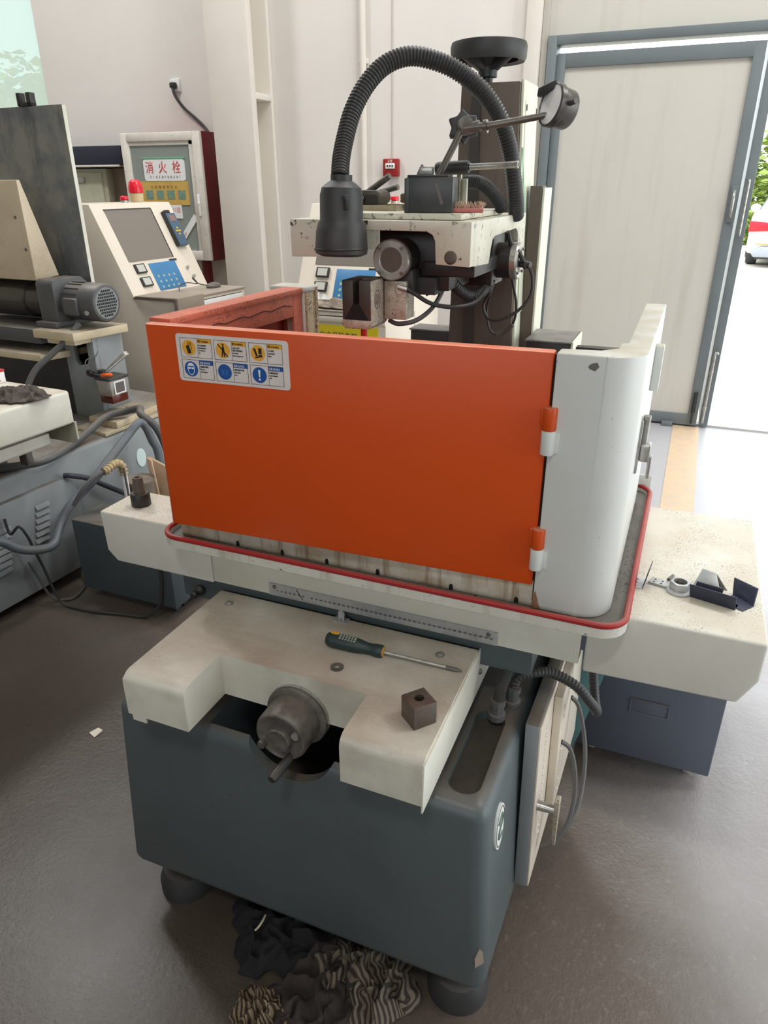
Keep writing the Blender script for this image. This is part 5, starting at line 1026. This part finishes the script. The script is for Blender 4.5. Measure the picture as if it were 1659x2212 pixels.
# ================================================================== CONTROL CABINETS
def cabinet(label, loc, rz, near):
    t = thing('control_cabinet', label, 'cabinet', loc, rz); OFF[t.name] = Vector()
    Wd = .61
    sec = [(.05, .05), (.05, .845), (.008, .855)] if near else [(.02, .05), (.02, .885), (.008, .89)]
    sec = sec+[(.008, .94), (.27, .945), (.49, 1.395), (.78, 1.395), (.78, .05)]
    obj('body', B().prism(sec, 'x', 0, Wd, .004), beige, t)
    led = obj('drawer', B().box(.03, Wd-.03, .0, .012, .862 if near else .895, .918, .002), whi if near else beige, t)
    obj('drawer_gap', B().box(.028, Wd-.028, .007, .0085, .918, .922), black, led)
    obj('ledge_top', B().box(-.004, Wd+.004, .0, .28, .937, .947, .003), paint('dusty_gray_ledge', rgb(160, 148, 134), .55, stain=rgb(130, 120, 108), sa=.6, ss=7), t)
    PF = plane_frame((0, .27, .9455), (1, 0, 0), (0, .22, .450))   # x across, y up the slope
    def pb(b, x0, x1, y0, y1, z0, z1, bev=0): return b.box(x0, x1, y0, y1, z0, z1, bev, M=PF)
    fr_ = B(); x0, x1, y0, y1 = .082, .425, .185, .465
    scr = obj('screen', pb(B(), x0, x1, y0, y1, .0005, .0025), paint('gray_screen', rgb(128, 120, 112) if near else rgb(84, 82, 80), .25), t)
    pb(fr_, x0-.004, x1+.004, y1, y1+.005, 0, .004); pb(fr_, x1, x1+.006, y0, y1, 0, .004)
    obj('screen_bezel', fr_, black, scr)
    obj('floppy_slot', pb(B(), x1-.04, x1+.02, y0-.020, y0-.010, .0005, .003), black, t)
    kp = obj('keypad', pb(B(), .21, .425, .012, .165, .0005, .0025, .0005), paint('blue_keypad', rgb(66, 128, 176) if near else rgb(36, 96, 158), .4, stain=rgb(56, 112, 160), sa=.5, ss=9), t)
    ks = B()
    for i in range(4):
        for j in range(3): ks.prism(circ(.245+.042*i, .030+.030*j, .0075, 10), 'z', .0025, .0032, M=PF)
    obj('key_marks', ks, paint('pale_key_marks', rgb(160, 178, 156), .5), kp)
    for k, y in enumerate((.118, .045)):
        g = obj('ammeter', pb(B(), .098, .172, y, y+.050, .0005, .012, .002), black, t)
        obj('meter_face', pb(B(), .108, .162, y+.006, y+.044, .012, .0132), paint('meter_face', rgb(196, 196, 188), .3), g)
    for xx, yy in ((.50, .115), (.52, .06)): obj('knob', B().lathe([(0, .014), (.008, .014), (.010, 0)], PF @ Vector((xx, yy, 0)), PF.to_3x3().col[2], 16), steel, t)
    if near: bl_ = obj('beacon_lamp', B().lathe([(.040, .048), (.040, .075), (.034, .103), (.020, .116), (0, .120)], (.47, .60, 1.395), n=24), paint('beacon_red', rgb(220, 30, 50), .25), t)
    if near: obj('beacon_base', B().lathe([(0, 0), (.034, 0), (.036, .01), (.038, .046), (0, .05)], (.47, .60, 1.395), n=24), paint('beacon_base', rgb(208, 190, 150), .4), bl_)
    eb = obj('stop_button', B().lathe([(.012, .012), (.022, .016), (.022, .030), (.018, .034), (0, .034)], (.37 if near else .42, .60, 1.395), n=20), paint('beacon_red', rgb(220, 30, 50)), t)
    obj('button_collar', B().lathe([(.020, 0), (.020, .012), (0, .013)], (.37 if near else .42, .60, 1.395), n=18), steel, eb)
    obj('side_gap', B().box(Wd-.001, Wd+.0006, .40, .404, .08, .90), black, t)
    for x in (.06, Wd-.06):
        for y in (.12, .70): obj('foot', B().cyl((x, y, 0), (x, y, .055), .025, n=16), rubber, t)
    return t, PF
c1, PF1 = cabinet('beige control cabinet facing sideways beside the fire cabinet, with a red beacon', (-1.757, 2.0, 0), R(87), True)
c2_, PF2 = cabinet('beige control cabinet behind the machine head, with a yellow safety notice', (-1.215, 2.02, 0), 0, False)
# notice on the front of the second cabinet
nt = obj('safety_notice', B().box(-.995, -.645, 2.0375, 2.0400, .62, .876), paint('notice_yellow', rgb(238, 214, 40), .5), None)
tag(nt, 'yellow safety notice with black lettering on the front of the control cabinet', 'notice')
obj('lettering', textmesh([(c, .011+i*.0335, .194, .036, .9) for i, c in enumerate('位安全风险告知')], plane_frame((-.995, 2.0372, .62), (1, 0, 0), (0, 0, 1))), ink, nt)
# remote, mouse, cloth and bags
rm = thing('handheld_remote', 'dark blue handheld remote hung on the sideways control cabinet', 'remote', (-1.757, 2.0, 0), R(87))
def pr(b, x0, x1, y0, y1, z0, z1, bev=.002): return b.box(x0, x1, y0, y1, z0, z1, bev, M=PF1)
obj('shell', pr(B(), .500, .575, .235, .425, .002, .030, .006), paint('blue_gray_shell', rgb(70, 96, 118), .45), rm)
obj('side_grip', pr(B(), .494, .502, .24, .44, .0, .026), black, rm); obj('top_cable_boot', pr(B(), .51, .55, .425, .445, .005, .022), black, rm)
obj('display_window', pr(B(), .512, .560, .375, .410, .030, .0315, .0), paint('remote_display', rgb(136, 110, 104), .3), rm)
for i, (x, y) in enumerate(((.535, .335), (.520, .318), (.535, .318), (.550, .318), (.535, .300))): obj('yellow_key', pr(B(), x-.006, x+.006, y-.005, y+.005, .030, .033, .001), paint('key_yellow', rgb(222, 186, 70), .4), rm)
ms = thing('mouse', 'dark gray computer mouse with looping cord on the cabinet ledge', 'mouse', (-1.757, 2.0, 0), R(87))
obj('shell', B().sphere((.50, .14, .955), .035, 1.5, .95, .62, 20), paint('mouse_gray', rgb(98, 92, 86), .45), ms)
obj('cord', B().tube([(.46, .15, .962), (.42, .18, .975), (.40, .20, 1.0), (.415, .215, 1.005), (.42, .19, .975), (.36, .21, .985), (.28, .20, .978), (.24, .17, .955), (.20, .14, .950)], .0028, 6, 8), black, ms)
gc_ = paint('gray_dust_cloth', rgb(150, 138, 124), .9, stain=rgb(124, 114, 102), sa=.6, ss=9)
b = B()
b.prism([(-.03, .962), (.25, .958), (.27, .948), (-.005, .9475), (-.012, .87), (-.028, .87)], 'x', -.012, .20, .006, 3)
tag(obj('dust_cloth', b.xform(Matrix.Translation((-1.757, 2.0, 0)) @ Matrix.Rotation(R(87), 4, 'Z')), gc_), 'gray dust cloth draped over the ledge of the sideways control cabinet', 'cloth')
rag('plastic_bag', 'crumpled pale plastic bag on the ledge of the cabinet behind the head', -1.06, 2.16, .085, .075, .11, paint('crumpled_film', rgb(200, 198, 194), .25), 31, .4, 'bag', .949, 40)
rag('dust_cloth', 'folded gray cloth along the ledge of the cabinet behind the head', -.90, 2.09, .19, .06, .05, gc_, 35, .0, 'cloth', .949, 40)
